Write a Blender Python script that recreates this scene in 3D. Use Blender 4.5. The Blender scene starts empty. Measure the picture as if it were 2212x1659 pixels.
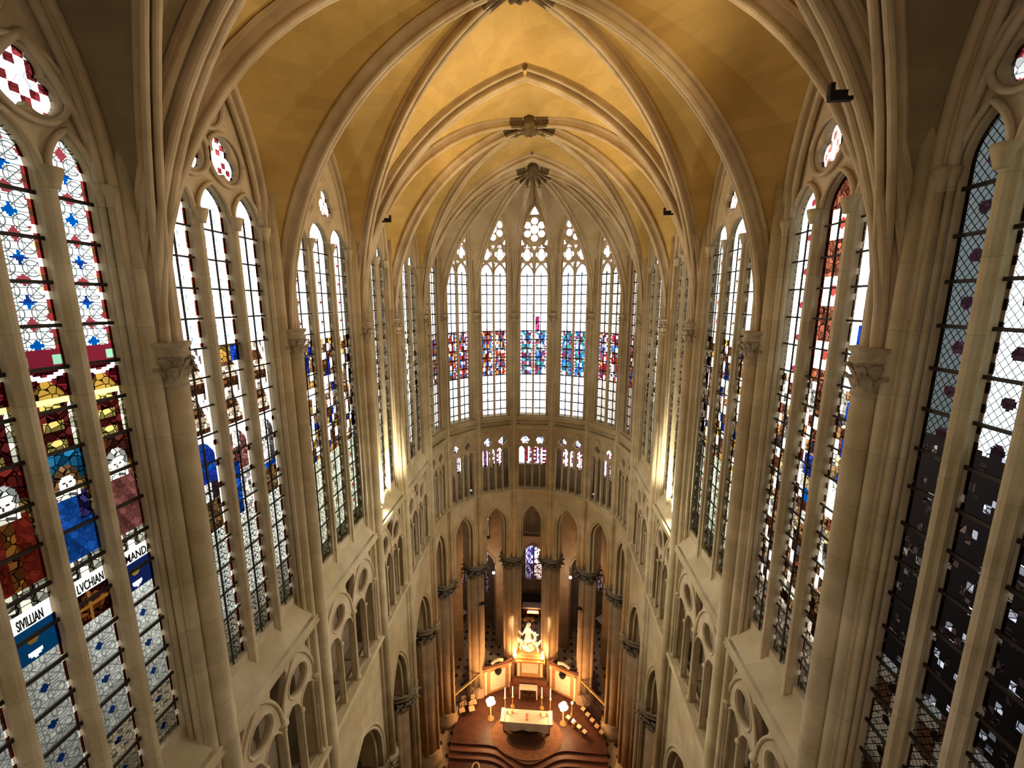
import bpy, bmesh, math, random
from math import sin, cos, pi, sqrt, atan2, radians as R_
from mathutils import Vector as V
random.seed(7)
C = bpy.context.scene.collection
SC = bpy.context.scene
# ---------------------------------------------------------------- camera
cam = bpy.data.objects.new('camera', bpy.data.cameras.new('camera')); C.objects.link(cam)
cam.location = (0.7234, 0, 27.0)
cam.rotation_euler = (pi/2 - .1873, 0, .0745)
cam.data.sensor_width = 36; cam.data.lens = 927.9*36/2212
cam.data.clip_end = 300; cam.data.clip_start = .05
SC.camera = cam
# ---------------------------------------------------------------- world: bright overcast sky
SKY = 13.0; SKY_SIDE = .8
w = bpy.data.worlds.new('overcast_sky'); SC.world = w; w.use_nodes = True
nt = w.node_tree; bg = nt.nodes['Background']
tc = nt.nodes.new('ShaderNodeTexCoord'); ns = nt.nodes.new('ShaderNodeTexNoise'); ns.inputs['Scale'].default_value = 2.2
rp = nt.nodes.new('ShaderNodeValToRGB')
rp.color_ramp.elements[0].position = .3; rp.color_ramp.elements[0].color = (.80, .88, 1, 1)
rp.color_ramp.elements[1].position = .7; rp.color_ramp.elements[1].color = (1, .98, .93, 1)
nt.links.new(tc.outputs['Generated'], ns.inputs['Vector']); nt.links.new(ns.outputs['Fac'], rp.inputs['Fac'])
nt.links.new(rp.outputs['Color'], bg.inputs['Color'])
# bright towards the east (+Y), duller to the sides, dim roofs and ground below the horizon
def wm(op, a, b):
    n_ = nt.nodes.new('ShaderNodeMath'); n_.operation = op
    for k_, v_ in enumerate((a, b)):
        if isinstance(v_, (int, float)): n_.inputs[k_].default_value = v_
        else: nt.links.new(v_, n_.inputs[k_])
    return n_.outputs[0]
sxw = nt.nodes.new('ShaderNodeSeparateXYZ'); nt.links.new(tc.outputs['Generated'], sxw.inputs[0])
east = wm('POWER', wm('MAXIMUM', sxw.outputs['Y'], 0.0), 2.6)
lev = wm('ADD', wm('MULTIPLY', east, SKY), SKY_SIDE)
mr = nt.nodes.new('ShaderNodeMapRange'); nt.links.new(sxw.outputs['Z'], mr.inputs['Value']); mr.inputs['From Min'].default_value = -.55; mr.inputs['From Max'].default_value = .0; mr.inputs['To Min'].default_value = .30; mr.inputs['To Max'].default_value = 1
nt.links.new(wm('MULTIPLY', lev, mr.outputs['Result']), bg.inputs['Strength'])
# ---------------------------------------------------------------- exposure and path settings
vs = SC.view_settings; vs.view_transform = 'Standard'; vs.look = 'None'; vs.gamma = 1; vs.use_curve_mapping = False
vs.exposure = 0.3
cy = SC.cycles
cy.max_bounces = 8; cy.diffuse_bounces = 6; cy.glossy_bounces = 2; cy.transmission_bounces = 2; cy.transparent_max_bounces = 8
cy.use_denoising = True; cy.sample_clamp_indirect = 6; cy.sample_clamp_direct = 0
cy.use_adaptive_sampling = True; cy.adaptive_threshold = .02
cy.caustics_reflective = False; cy.caustics_refractive = False

FLOOR = -3.3; SANCT = -2.9
FLOOD, LAMP, AMBU = 470, 260, 45
SILLW = 1500
YS = [-1.2, 3.0, 7.03, 10.82, 15.34, 18.78, 23.3]      # pier rows C-1, C0, C1 .. C5
H = 5.8; RA = 5.88; YC = 23.3
ZCAP = 26.25; ZR = 34.0; ZW = 34.38
ZSTR = 18.04; ZGL = 18.88; ZTR = 13.35
# ---------------------------------------------------------------- materials
MT = {}
def mat(name, col, rough=.85, metal=0, emit=None, es=0, noise=None, nscale=1.5, bump=0, bscale=18, joints=None, spec=.3):
    m = bpy.data.materials.new(name); m.use_nodes = True; t = m.node_tree; N = t.nodes; L = t.links
    b = N['Principled BSDF']; b.inputs['Roughness'].default_value = rough; b.inputs['Metallic'].default_value = metal
    b.inputs['Specular IOR Level'].default_value = spec
    b.inputs['Base Color'].default_value = (*col, 1)
    if noise or joints or bump:
        g = N.new('ShaderNodeNewGeometry'); pos = g.outputs['Position']
    cur = None
    if noise:
        n = N.new('ShaderNodeTexNoise'); n.inputs['Scale'].default_value = nscale; n.inputs['Detail'].default_value = 6; n.inputs['Roughness'].default_value = .62
        L.new(pos, n.inputs['Vector'])
        r = N.new('ShaderNodeValToRGB'); r.color_ramp.elements[0].position = .32; r.color_ramp.elements[1].position = .66
        r.color_ramp.elements[0].color = (*noise, 1); r.color_ramp.elements[1].color = (*col, 1)
        L.new(n.outputs['Fac'], r.inputs['Fac']); cur = r.outputs['Color']
    if noise and joints or name == 'rib_stone':
        n3 = N.new('ShaderNodeTexNoise'); n3.inputs['Scale'].default_value = .45; n3.inputs['Detail'].default_value = 3; L.new(pos, n3.inputs['Vector'])
        r3 = N.new('ShaderNodeValToRGB'); r3.color_ramp.elements[0].position = .38; r3.color_ramp.elements[1].position = .62
        r3.color_ramp.elements[0].color = (.85, .83, .74, 1); r3.color_ramp.elements[1].color = (1, 1, 1, 1)
        L.new(n3.outputs['Fac'], r3.inputs['Fac']); m3 = N.new('ShaderNodeMix'); m3.data_type = 'RGBA'; m3.blend_type = 'MULTIPLY'; m3.inputs[0].default_value = 1
        L.new(cur, m3.inputs[6]); L.new(r3.outputs['Color'], m3.inputs[7]); cur = m3.outputs[2]
    if joints:   # (course height, strength): dark mortar joints on the height, staggered uprights
        hgt, st, bw = joints
        br = N.new('ShaderNodeTexBrick'); br.inputs['Scale'].default_value = 1
        br.inputs['Brick Width'].default_value = bw; br.inputs['Row Height'].default_value = hgt
        br.inputs['Mortar Size'].default_value = .012; br.inputs['Mortar Smooth'].default_value = .4
        br.inputs['Color1'].default_value = (1, 1, 1, 1); br.inputs['Color2'].default_value = (.86, .86, .86, 1)
        br.inputs['Mortar'].default_value = (1-st, 1-st, 1-st, 1)
        sx = N.new('ShaderNodeSeparateXYZ'); L.new(pos, sx.inputs[0]); cb = N.new('ShaderNodeCombineXYZ')
        ad = N.new('ShaderNodeMath'); ad.operation = 'ADD'; L.new(sx.outputs['X'], ad.inputs[0]); L.new(sx.outputs['Y'], ad.inputs[1])
        L.new(ad.outputs[0], cb.inputs['X']); L.new(sx.outputs['Z'], cb.inputs['Y']); L.new(cb.outputs[0], br.inputs['Vector'])
        mx = N.new('ShaderNodeMix'); mx.data_type = 'RGBA'; mx.blend_type = 'MULTIPLY'; mx.inputs[0].default_value = 1
        if cur: L.new(cur, mx.inputs[6])
        else: mx.inputs[6].default_value = (*col, 1)
        L.new(br.outputs['Color'], mx.inputs[7]); cur = mx.outputs[2]
    if cur: L.new(cur, b.inputs['Base Color'])
    if bump:
        n2 = N.new('ShaderNodeTexNoise'); n2.inputs['Scale'].default_value = bscale; n2.inputs['Detail'].default_value = 4; L.new(pos, n2.inputs['Vector'])
        bp = N.new('ShaderNodeBump'); bp.inputs['Strength'].default_value = bump; bp.inputs['Distance'].default_value = .03
        L.new(n2.outputs['Fac'], bp.inputs['Height']); L.new(bp.outputs['Normal'], b.inputs['Normal'])
    if emit: b.inputs['Emission Color'].default_value = (*emit, 1); b.inputs['Emission Strength'].default_value = es
    MT[name] = m; return m
mat('limestone', (.73, .63, .44), noise=(.56, .47, .31), nscale=1.1, bump=.25, joints=(.55, .16, 1.1))
mat('shaft_stone', (.75, .645, .46), noise=(.55, .455, .30), nscale=1.6, bump=.2, joints=(.95, .22, 40))
mat('rib_stone', (.69, .57, .40), noise=(.50, .39, .26), nscale=1.4, bump=.2)
mat('tracery_stone', (.66, .55, .39), noise=(.49, .40, .27), nscale=2, bump=.2)
mat('vault_plaster', (.70, .50, .19), noise=(.60, .40, .13), nscale=.7, bump=.3, bscale=6, joints=(.24, .10, .6))
mat('vault_pale', (.66, .55, .36), noise=(.58, .46, .28), nscale=.7, bump=.3, bscale=6, joints=(.24, .1, .6))
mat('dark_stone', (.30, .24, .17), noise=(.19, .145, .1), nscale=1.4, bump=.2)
mat('capital_stone', (.55, .45, .32), noise=(.33, .26, .17), nscale=5, bump=.5, bscale=25)
mat('iron', (.03, .022, .018), rough=.6)
mat('column_stone', (.55, .40, .26), noise=(.43, .30, .19), nscale=1.3, bump=.2, joints=(.7, .12, 40))
mat('grey_capital', (.26, .24, .20), noise=(.16, .15, .12), nscale=6, bump=.5)
mat('white_marble', (.78, .72, .62), rough=.5, noise=(.66, .6, .5), nscale=4)
mat('vault_shaded', (.34, .27, .17), noise=(.26, .20, .12), nscale=.7, bump=.3, bscale=6, joints=(.24, .1, .6))  # darker copy of the vault webs: dimness of the near bays painted in
mat('cream_marble', (.80, .70, .55), rough=.5, noise=(.70, .58, .42), nscale=4)
mat('gilt', (.85, .52, .2), rough=.4, metal=.4)
mat('red_marble', (.20, .08, .05), rough=.45, noise=(.12, .045, .03), nscale=5)
mat('dark_wood', (.10, .045, .025), rough=.5, noise=(.06, .025, .015), nscale=6)
mat('white_cloth', (.85, .78, .68), rough=.9)
mat('parquet', (.11, .042, .025), rough=.5, noise=(.055, .02, .014), nscale=2.5)
mat('step_edge', (.13, .05, .03), rough=.6)
mat('rush', (.62, .42, .26), rough=.8)
mat('wax', (.95, .9, .8), emit=(1, .85, .6), es=.6)
mat('flame', (1, .8, .4), emit=(1, .62, .25), es=60)
mat('lamp_glass', (1, .8, .5), emit=(1, .62, .30), es=45)
mat('spot_glass', (1, 1, 1), emit=(1, .95, .82), es=70)
mat('red_glass', (.6, .02, .02), emit=(1, .03, .02), es=5)
mat('green_glass', (.02, .3, .05), emit=(.05, .8, .1), es=1)
mat('amber_marble', (.55, .30, .13), rough=.5, noise=(.42, .2, .08), nscale=5)
mat('votive', (1, .7, .4), emit=(1, .55, .25), es=9)
mat('rush_carpet', (.26, .13, .07), noise=(.18, .08, .04), nscale=4)
mat('black_paint', (.01, .008, .008), rough=.7)
mat('leaf', (.12, .16, .05), rough=.8)
# checkered paving: pale slabs with small dark lozenges
m = bpy.data.materials.new('cabochon_paving'); m.use_nodes = True; t = m.node_tree; N = t.nodes; L = t.links
g = N.new('ShaderNodeNewGeometry'); sx = N.new('ShaderNodeSeparateXYZ'); L.new(g.outputs['Position'], sx.inputs[0])
def mth(op, a, b=None):
    n = N.new('ShaderNodeMath'); n.operation = op
    for k, v in enumerate((a, b)):
        if v is None: continue
        if isinstance(v, (int, float)): n.inputs[k].default_value = v
        else: L.new(v, n.inputs[k])
    return n.outputs[0]
fx = mth('ABSOLUTE', mth('SUBTRACT', mth('FRACT', mth('MULTIPLY', sx.outputs['X'], 1.55)), .5))
fy = mth('ABSOLUTE', mth('SUBTRACT', mth('FRACT', mth('MULTIPLY', sx.outputs['Y'], 1.25)), .5))
msk = mth('LESS_THAN', mth('ADD', fx, fy), .27)
mx = N.new('ShaderNodeMix'); mx.data_type = 'RGBA'; L.new(msk, mx.inputs[0]); mx.inputs[6].default_value = (.36, .26, .16, 1); mx.inputs[7].default_value = (.03, .02, .015, 1)
L.new(mx.outputs[2], N['Principled BSDF'].inputs['Base Color']); N['Principled BSDF'].inputs['Roughness'].default_value = .45
MT['cabochon_paving'] = m
# stained glass: colour from the pane's own paint (attribute 'paint'), leads by kind (attribute 'kind': r lozenge, g geometric, b mosaic)
m = bpy.data.materials.new('stained_glass'); m.use_nodes = True; t = m.node_tree; N = t.nodes; L = t.links
N.remove(N['Principled BSDF'])
a1 = N.new('ShaderNodeAttribute'); a1.attribute_name = 'paint'; a2 = N.new('ShaderNodeAttribute'); a2.attribute_name = 'kind'
uv = N.new('ShaderNodeUVMap'); uv.uv_map = 'UVMap'; su = N.new('ShaderNodeSeparateXYZ'); L.new(uv.outputs[0], su.inputs[0]); U, W_ = su.outputs['X'], su.outputs['Y']
k3 = N.new('ShaderNodeSeparateColor'); L.new(a2.outputs['Color'], k3.inputs[0])
def line(expr, wd): return mth('GREATER_THAN', mth('ABSOLUTE', mth('SUBTRACT', mth('FRACT', expr), .5)), .5-wd)
def clampadd(*xs):
    r = xs[0]
    for x in xs[1:]: r = mth('MAXIMUM', r, x)
    return r
# r: lozenge lattice
lat = clampadd(line(mth('MULTIPLY', mth('ADD', U, mth('MULTIPLY', W_, .8)), 9.5), .075), line(mth('MULTIPLY', mth('SUBTRACT', U, mth('MULTIPLY', W_, .8)), 9.5), .075))
# g: geometric: bigger lozenges, circles and bars
geo = clampadd(line(mth('MULTIPLY', mth('ADD', U, W_), 3.33), .035), line(mth('MULTIPLY', mth('SUBTRACT', U, W_), 3.33), .035), line(mth('MULTIPLY', W_, 10), .07), line(mth('MULTIPLY', U, 5), .03))
du = mth('SUBTRACT', mth('FRACT', mth('MULTIPLY', U, 3.33)), .5); dv = mth('SUBTRACT', mth('FRACT', mth('MULTIPLY', W_, 3.33)), .5)
rad = mth('SQRT', mth('ADD', mth('MULTIPLY', du, du), mth('MULTIPLY', dv, dv)))
geo = clampadd(geo, mth('LESS_THAN', mth('ABSOLUTE', mth('SUBTRACT', rad, .36)), .03))
# b: mosaic
vo = N.new('ShaderNodeTexVoronoi'); vo.feature = 'DISTANCE_TO_EDGE'; vo.inputs['Scale'].default_value = 9
vc = N.new('ShaderNodeTexVoronoi'); vc.feature = 'F1'; vc.inputs['Scale'].default_value = 9
L.new(uv.outputs[0], vo.inputs['Vector']); L.new(uv.outputs[0], vc.inputs['Vector'])
mos = mth('LESS_THAN', vo.outputs['Distance'], .05)
k_sum = clampadd(mth('MULTIPLY', lat, k3.outputs[0]), mth('MULTIPLY', geo, k3.outputs[1]), mth('MULTIPLY', mos, k3.outputs[2]))
sc_ = N.new('ShaderNodeSeparateColor'); L.new(vc.outputs['Color'], sc_.inputs[0])
jit = mth('ADD', mth('MULTIPLY', mth('MULTIPLY', sc_.outputs[0], sc_.outputs[0]), 1.5), .25)
jit = mth('ADD', mth('MULTIPLY', jit, k3.outputs[2]), mth('SUBTRACT', 1, k3.outputs[2]))
jit = mth('MULTIPLY', jit, mth('SUBTRACT', 1, mth('MULTIPLY', k_sum, .96)))
vm = N.new('ShaderNodeVectorMath'); vm.operation = 'SCALE'; L.new(a1.outputs['Color'], vm.inputs[0]); L.new(jit, vm.inputs[3])
tb = N.new('ShaderNodeBsdfTransparent'); L.new(vm.outputs[0], tb.inputs['Color'])
L.new(tb.outputs[0], N['Material Output'].inputs['Surface'])
MT['stained_glass'] = m
# ---------------------------------------------------------------- helpers
ORG = {}
def setp(o, label=None, cat=None, group=None, kind=None):
    if label: o['label'] = label
    if cat: o['category'] = cat
    if group: o['group'] = group
    if kind: o['kind'] = kind
    return o
def empty(name, loc, label=None, cat=None, group=None, kind=None):
    o = bpy.data.objects.new(name, None); C.objects.link(o); o.location = loc; o.empty_display_size = .2
    ORG[o.name] = V(loc); return setp(o, label, cat, group, kind)
def link(me, name, m, parent=None):
    o = bpy.data.objects.new(name, me); C.objects.link(o)
    if m and not me.materials: me.materials.append(MT[m] if isinstance(m, str) else m)
    if parent is not None:
        o.parent = parent; org = ORG.get(parent.name, V((0, 0, 0)))
        me.transform(__import__('mathutils').Matrix.Translation(-org)); ORG[o.name] = org
    else: ORG[o.name] = V((0, 0, 0))
    return o
class MB:
    def __init__(s): s.v = []; s.f = []; s.sm = []
    def add(s, vs_, fs, smooth=False):
        b = len(s.v); s.v += [tuple(x) for x in vs_]
        for f in fs: s.f.append(tuple(b+i for i in f)); s.sm.append(smooth)
    def box(s, x0, x1, y0, y1, z0, z1, fr=None):
        p = [(x, y, z) for z in (z0, z1) for y in (y0, y1) for x in (x0, x1)]
        if fr: p = [fr(*q) for q in p]
        s.add(p, [(0, 1, 3, 2), (4, 6, 7, 5), (0, 4, 5, 1), (2, 3, 7, 6), (0, 2, 6, 4), (1, 5, 7, 3)])
    def obox(s, c, ax, ay, az):      # oriented box by half axes
        c, ax, ay, az = V(c), V(ax), V(ay), V(az)
        p = [c+ax*i+ay*j+az*k for k in (-1, 1) for j in (-1, 1) for i in (-1, 1)]
        s.add(p, [(0, 1, 3, 2), (4, 6, 7, 5), (0, 4, 5, 1), (2, 3, 7, 6), (0, 2, 6, 4), (1, 5, 7, 3)])
    def lathe(s, cx, cy_, prof, n=16, a0=0, a1=2*pi, fr=None):   # prof [(r,z)]
        full = abs(a1-a0-2*pi) < 1e-6; k = n if full else n+1
        vs_ = []
        for r, z in prof:
            for i in range(k):
                a = a0+(a1-a0)*i/n; q = (cx+r*cos(a), cy_+r*sin(a), z); vs_.append(fr(*q) if fr else q)
        fs = []
        for j in range(len(prof)-1):
            for i in range(n):
                i2 = (i+1) % k if full else i+1
                fs.append((j*k+i, j*k+i2, (j+1)*k+i2, (j+1)*k+i))
        if full:
            fs.append(tuple(range(k))[::-1]); fs.append(tuple((len(prof)-1)*k+i for i in range(k)))
        s.add(vs_, fs, True)
    def sweep(s, prof, path, side, inner, closed=True, caps=True, smooth=False):   # prof (a along side, b along inner)
        n = len(prof); vs_ = []
        for p, sd, inn in zip(path, side, inner):
            p, sd, inn = V(p), V(sd), V(inn)
            for a, b in prof: vs_.append(p+sd*a+inn*b)
        fs = []
        for j in range(len(path)-1):
            for i in range(n if closed else n-1):
                i2 = (i+1) % n; fs.append((j*n+i, j*n+i2, (j+1)*n+i2, (j+1)*n+i))
        if closed and caps: fs.append(tuple(range(n))); fs.append(tuple((len(path)-1)*n+i for i in range(n)))
        s.add(vs_, fs, smooth)
    def tube(s, path, r, n=8, up=(0, 0, 1)):
        path = [V(p) for p in path]; sd = []; inn = []
        for i, p in enumerate(path):
            d = (path[min(i+1, len(path)-1)]-path[max(i-1, 0)]).normalized()
            a = d.cross(V(up))
            if a.length < 1e-3: a = d.cross(V((1, 0, 0)))
            a.normalize(); sd.append(a); inn.append(a.cross(d).normalized())
        pr = [(r*cos(2*pi*k/n), r*sin(2*pi*k/n)) for k in range(n)]
        s.sweep(pr, path, sd, inn, smooth=True)
    def grid(s, rows, smooth=False):     # rows of equal length points
        n = len(rows[0]); vs_ = [p for r in rows for p in r]
        s.add(vs_, [(j*n+i, j*n+i+1, (j+1)*n+i+1, (j+1)*n+i) for j in range(len(rows)-1) for i in range(n-1)], smooth)
    def ball(s, c, r, sc=(1, 1, 1), n=10, rot=0):
        vs_ = []; fs = []
        for j in range(1, n):
            for i in range(2*n):
                t_ = pi*j/n; a = pi*i/n
                x, y, z = r*sc[0]*sin(t_)*cos(a), r*sc[1]*sin(t_)*sin(a), r*sc[2]*cos(t_)
                vs_.append((c[0]+x*cos(rot)-y*sin(rot), c[1]+x*sin(rot)+y*cos(rot), c[2]+z))
        k = 2*n
        for j in range(n-2):
            for i in range(k): fs.append((j*k+i, (j+1)*k+i, (j+1)*k+(i+1) % k, j*k+(i+1) % k))
        b = len(vs_); vs_ += [(c[0], c[1], c[2]+r*sc[2]), (c[0], c[1], c[2]-r*sc[2])]
        for i in range(k): fs.append((b, i, (i+1) % k)); fs.append((b+1, (n-2)*k+(i+1) % k, (n-2)*k+i))
        s.add(vs_, fs, True)
    def build(s, name, m, parent=None):
        me = bpy.data.meshes.new(name); me.from_pydata(s.v, [], s.f); me.validate()
        if len(me.polygons) == len(s.sm): me.polygons.foreach_set('use_smooth', s.sm)
        return link(me, name, m, parent)
def frame(P0, P1, out):
    P0, P1, out = V((*P0, 0)), V((*P1, 0)), V((*out, 0)).normalized(); t_ = (P1-P0).normalized()
    return lambda s_, d, z: tuple(P0+t_*s_+out*d+V((0, 0, z)))
def pointed(hw, rise, n=14):      # right half, from (hw,0) up to (0,rise)
    r = (hw*hw+rise*rise)/(2*hw); c = hw-r; th = math.asin(min(1, rise/r))
    return [(c+r*cos(th*i/n), r*sin(th*i/n)) for i in range(n+1)]
def archline(s0, s1, zs, rise, n=12):     # full pointed arch polyline left to right
    m_ = (s0+s1)/2; h = pointed((s1-s0)/2, rise, n)
    return [(m_-a, zs+b) for a, b in h] + [(m_+a, zs+b) for a, b in h[::-1][1:]]
def foil(cx_, cz, n, r, dp=.35, rot=0, k=48):
    return [(cx_+r*((1-dp)+dp*abs(cos(n*(a+rot)/2))**.7)*cos(a), cz+r*((1-dp)+dp*abs(cos(n*(a+rot)/2))**.7)*sin(a)) for a in [2*pi*i/k for i in range(k)]]
def circ(cx_, cz, r, k=20): return [(cx_+r*cos(2*pi*i/k), cz+r*sin(2*pi*i/k)) for i in range(k)]
def plate(outer, holes, d0, d1, fr, name, m, parent, bevel=.03):
    """flat slab in the (s,z) plane with holes, between depths d0 and d1"""
    cu = bpy.data.curves.new('c', 'CURVE'); cu.dimensions = '2D'; cu.fill_mode = 'BOTH'
    cu.extrude = (d1-d0)/2-bevel; cu.bevel_depth = bevel; cu.bevel_resolution = 1; cu.offset = -bevel
    for pl in [outer]+holes:
        sp = cu.splines.new('POLY'); sp.points.add(len(pl)-1); sp.use_cyclic_u = True
        for i, (a, b) in enumerate(pl): sp.points[i].co = (a, b, 0, 1)
    o = bpy.data.objects.new('c', cu); C.objects.link(o)
    dg = bpy.context.evaluated_depsgraph_get(); me = bpy.data.meshes.new_from_object(o.evaluated_get(dg))
    bpy.data.objects.remove(o); bpy.data.curves.remove(cu)
    dm = (d0+d1)/2
    for v in me.vertices: v.co = fr(v.co.x, dm-v.co.z, v.co.y)
    me.materials.clear()
    return link(me, name, m, parent)
def wall_open(mb, fr, s0, s1, zb, zt, a, b, zs, rise, d0, d1, zsill=None, n=12):
    """wall face s0..s1, zb..zt with pointed opening a..b; face at d0, reveal to d1"""
    zsill = zb if zsill is None else zsill
    ar = archline(a, b, zs, rise, n)
    for d in (d0, d1):
        P = lambda s_, z: fr(s_, d, z)
        mb.add([P(s0, zb), P(a, zb), P(a, zt), P(s0, zt)], [(0, 1, 2, 3)]); mb.add([P(b, zb), P(s1, zb), P(s1, zt), P(b, zt)], [(0, 1, 2, 3)])
        for (x0, z0), (x1, z1) in zip(ar, ar[1:]): mb.add([P(x0, z0), P(x1, z1), P(x1, zt), P(x0, zt)], [(0, 1, 2, 3)])
        if zsill > zb: mb.add([P(a, zb), P(b, zb), P(b, zsill), P(a, zsill)], [(0, 1, 2, 3)])
    op = [(a, zsill)]+ar+[(b, zsill)]
    for (x0, z0), (x1, z1) in zip(op, op[1:]): mb.add([fr(x0, d0, z0), fr(x1, d0, z1), fr(x1, d1, z1), fr(x0, d1, z0)], [(0, 1, 2, 3)])
    if zsill > zb: mb.add([fr(a, d0, zsill), fr(b, d0, zsill), fr(b, d1, zsill), fr(a, d1, zsill)], [(0, 1, 2, 3)])
def roll(mb, fr, pts, d, r, n=8):      # round moulding along a polyline in the wall plane
    mb.tube([fr(a, d, b) for a, b in pts], r, n, up=V(fr(0, 1, 0))-V(fr(0, 0, 0)))
# ---------------------------------------------------------------- bays
BAYS = []      # dict(side, idx, P0, P1, out, L)
for i in range(len(YS)-1):
    BAYS.append(dict(side='left', k=i, P0=(-H, YS[i]), P1=(-H, YS[i+1]), out=(-1, 0)))
    BAYS.append(dict(side='right', k=i, P0=(H, YS[i]), P1=(H, YS[i+1]), out=(1, 0)))
AV = [(RA*sin(a), YC+RA*cos(a)) for a in [-pi/2+pi*j/7 for j in range(8)]]
AV[0] = (-H, YC); AV[7] = (H, YC)
for j in range(7):
    a = -pi/2+pi*(j+.5)/7
    BAYS.append(dict(side='apse', k=j, P0=AV[j], P1=AV[j+1], out=(sin(a), cos(a))))
for b in BAYS:
    b['fr'] = frame(b['P0'], b['P1'], b['out']); b['L'] = (V(b['P1'])-V(b['P0'])).length
# ---------------------------------------------------------------- glass painting
BLUE = (.01, .10, .62); DBLUE = (.012, .03, .30); CYAN = (.02, .28, .62); RED = (.42, .02, .015); DRED = (.10, .012, .012); GOLD = (.75, .42, .06)
WHITE = (.95, .95, .90); PALE = (.62, .58, .46); BROWN = (.17, .06, .02); PURP = (.24, .10, .26); GREEN = (.05, .25, .10); GREY = (.33, .31, .27)
LOZ, GEO, MOS, NON = (1, 0, 0), (0, 1, 0), (0, 0, 1), (0, 0, 0)
def pick(lst, *seed):
    h = hash(tuple(int(round(x*1000)) for x in seed)) & 0xffffff
    return lst[(h*2654435761 >> 7) % len(lst)]
def beads(u, z, wd, ed, reds):
    """strip of beads down both edges of a light"""
    e = min(u, wd-u)
    if e < .02: return WHITE, NON
    if e < ed: return (reds if (int(z/.11) % 2) else (WHITE if int(z/.11) % 4 else BROWN)), NON
    return None
def glass_l01(u, z, wd, li, zz):
    c = wd/2
    if z > 26.35:
        p = beads(u, z, wd, .10, (.45, .05, .04))
        if p: return p
        f = ((z-18.9) % .6)/.6; dz = abs(f-.5)*.6; dx = abs(u-c)
        if dx+dz < .105 and dx*dz < .0016: return ((0, .14, .62) if int(z/.6) % 3 else (.01, .05, .3)), NON
        if abs(f-.5) > .34 and dx+(.5-abs(f-.5))*.6 < .10: return (.42, .06, .07), NON
        if abs(abs(u-c)-.22) + abs(abs(f-.5)-.32)*.6 < .045: return ((.8, .5, .25) if int(z) % 2 else (.4, .05, .06)), NON
        return (.80, .88, .80), GEO
    if z > 24.9:      # canopy: gold and white on deep red
        y = z-24.9
        if y > 1.15: return ((.25, .5, .3) if abs(abs(u-c)-.22) < .06 and abs(y-1.3) < .07 else (.30, .02, .04)), NON
        if abs(y-1.02-.12*abs(u-c)*3) < .035: return (.8, .85, .8), NON
        if y > .75: return (GOLD if abs(u-c) < .25-(y-.75)*.8 else (.22, .015, .02)), MOS
        if y > .66: return (.9, .72, .3), NON
        if abs(abs(u-c)-.27) < .055: return (.78, .74, .5), MOS
        if abs(u-c) < .13 and int(y/.14) % 2 == 0: return (.8, .6, .15), MOS
        return (.16, .02, .015), MOS
    if z > 23.15:
        # a standing figure per light
        y = z-23.15; robe = [(.26, .02, .01), (.30, .03, .015), (.02, .15, .66), (.30, .09, .07)][li]
        if (u-c-.02)**2+((z-24.35)*.8)**2 < .0115:
            if abs(abs(u-c-.02)-.045) < .018 and abs(z-24.375) < .014 or abs(u-c-.02) < .03 and abs(z-24.28) < .012 or abs(u-c-.01) < .01 and 24.30 < z < 24.36: return (.12, .06, .03), NON
            return (.80, .74, .60), NON
        if (u-c-.02)**2+((z-24.43)*.8)**2 < .03: return [GREY, (.6, .6, .52), (.42, .2, .08), (.6, .56, .45)][li], MOS
        if abs(z-24.17) < .045 and abs(u-c) < .17: return (.85, .8, .62), MOS
        if z < 24.2 and abs(u-c-.03) < .22+.10*(24.2-z) and (u-c) < .45-(24.2-z)*.12:
            if li == 2 and u > c+.1 and z > 23.75: return (.05, .04, .16), MOS
            if li == 1 and abs(u-c) < .06: return (.5, .17, .03), MOS
            q = int((u*4+z*2.1)*2) % 3; k_ = [1, .72, 1.25][q]
            return tuple(x*k_ for x in robe), (0, 0, .45)
        if z > 24.4: return [DRED, (.3, .03, .02), (.03, .27, .5), (.14, .03, .015)][li], MOS
        if z > 24.0: return (.42, .24, .08), MOS
        return [GREY, (.5, .45, .32), (.75, .7, .55), (.42, .38, .3)][li], MOS
    if z > 22.85: return (.72, .68, .5) if int(u/.07) % 3 else (.2, .17, .1), MOS
    if z > 22.60: return (.93, .91, .84), NON
    if z > 22.10:
        if li == 2:
            if abs(u-c) < .03 or abs(z-22.35) < .03: return (.85, .35, .05), NON
            return ((.45, .10, .02) if (u-c)**2+(z-22.35)**2 < .045 else (.12, .015, .01)), MOS
        if (u-c)**2+(z-22.40)**2 < .004: return GOLD, NON
        if (u-c)**2+(z-22.22)**2 < .007 and z < 22.23: return WHITE, NON
        return ((.01, .18, .5) if abs(u-c) < .26 and li == 1 else (.02, .04, .22)), NON
    p = beads(u, z, wd, .07, (.35, .06, .04))
    if p: return p
    f = ((z-18.9) % .6)/.6
    if abs(u-c)+abs(f-.5)*.6 < .075: return (.02, .09, .4), NON
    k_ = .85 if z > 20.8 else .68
    return (.80*k_, .80*k_, .68*k_), (.35, .7, .25)
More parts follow.
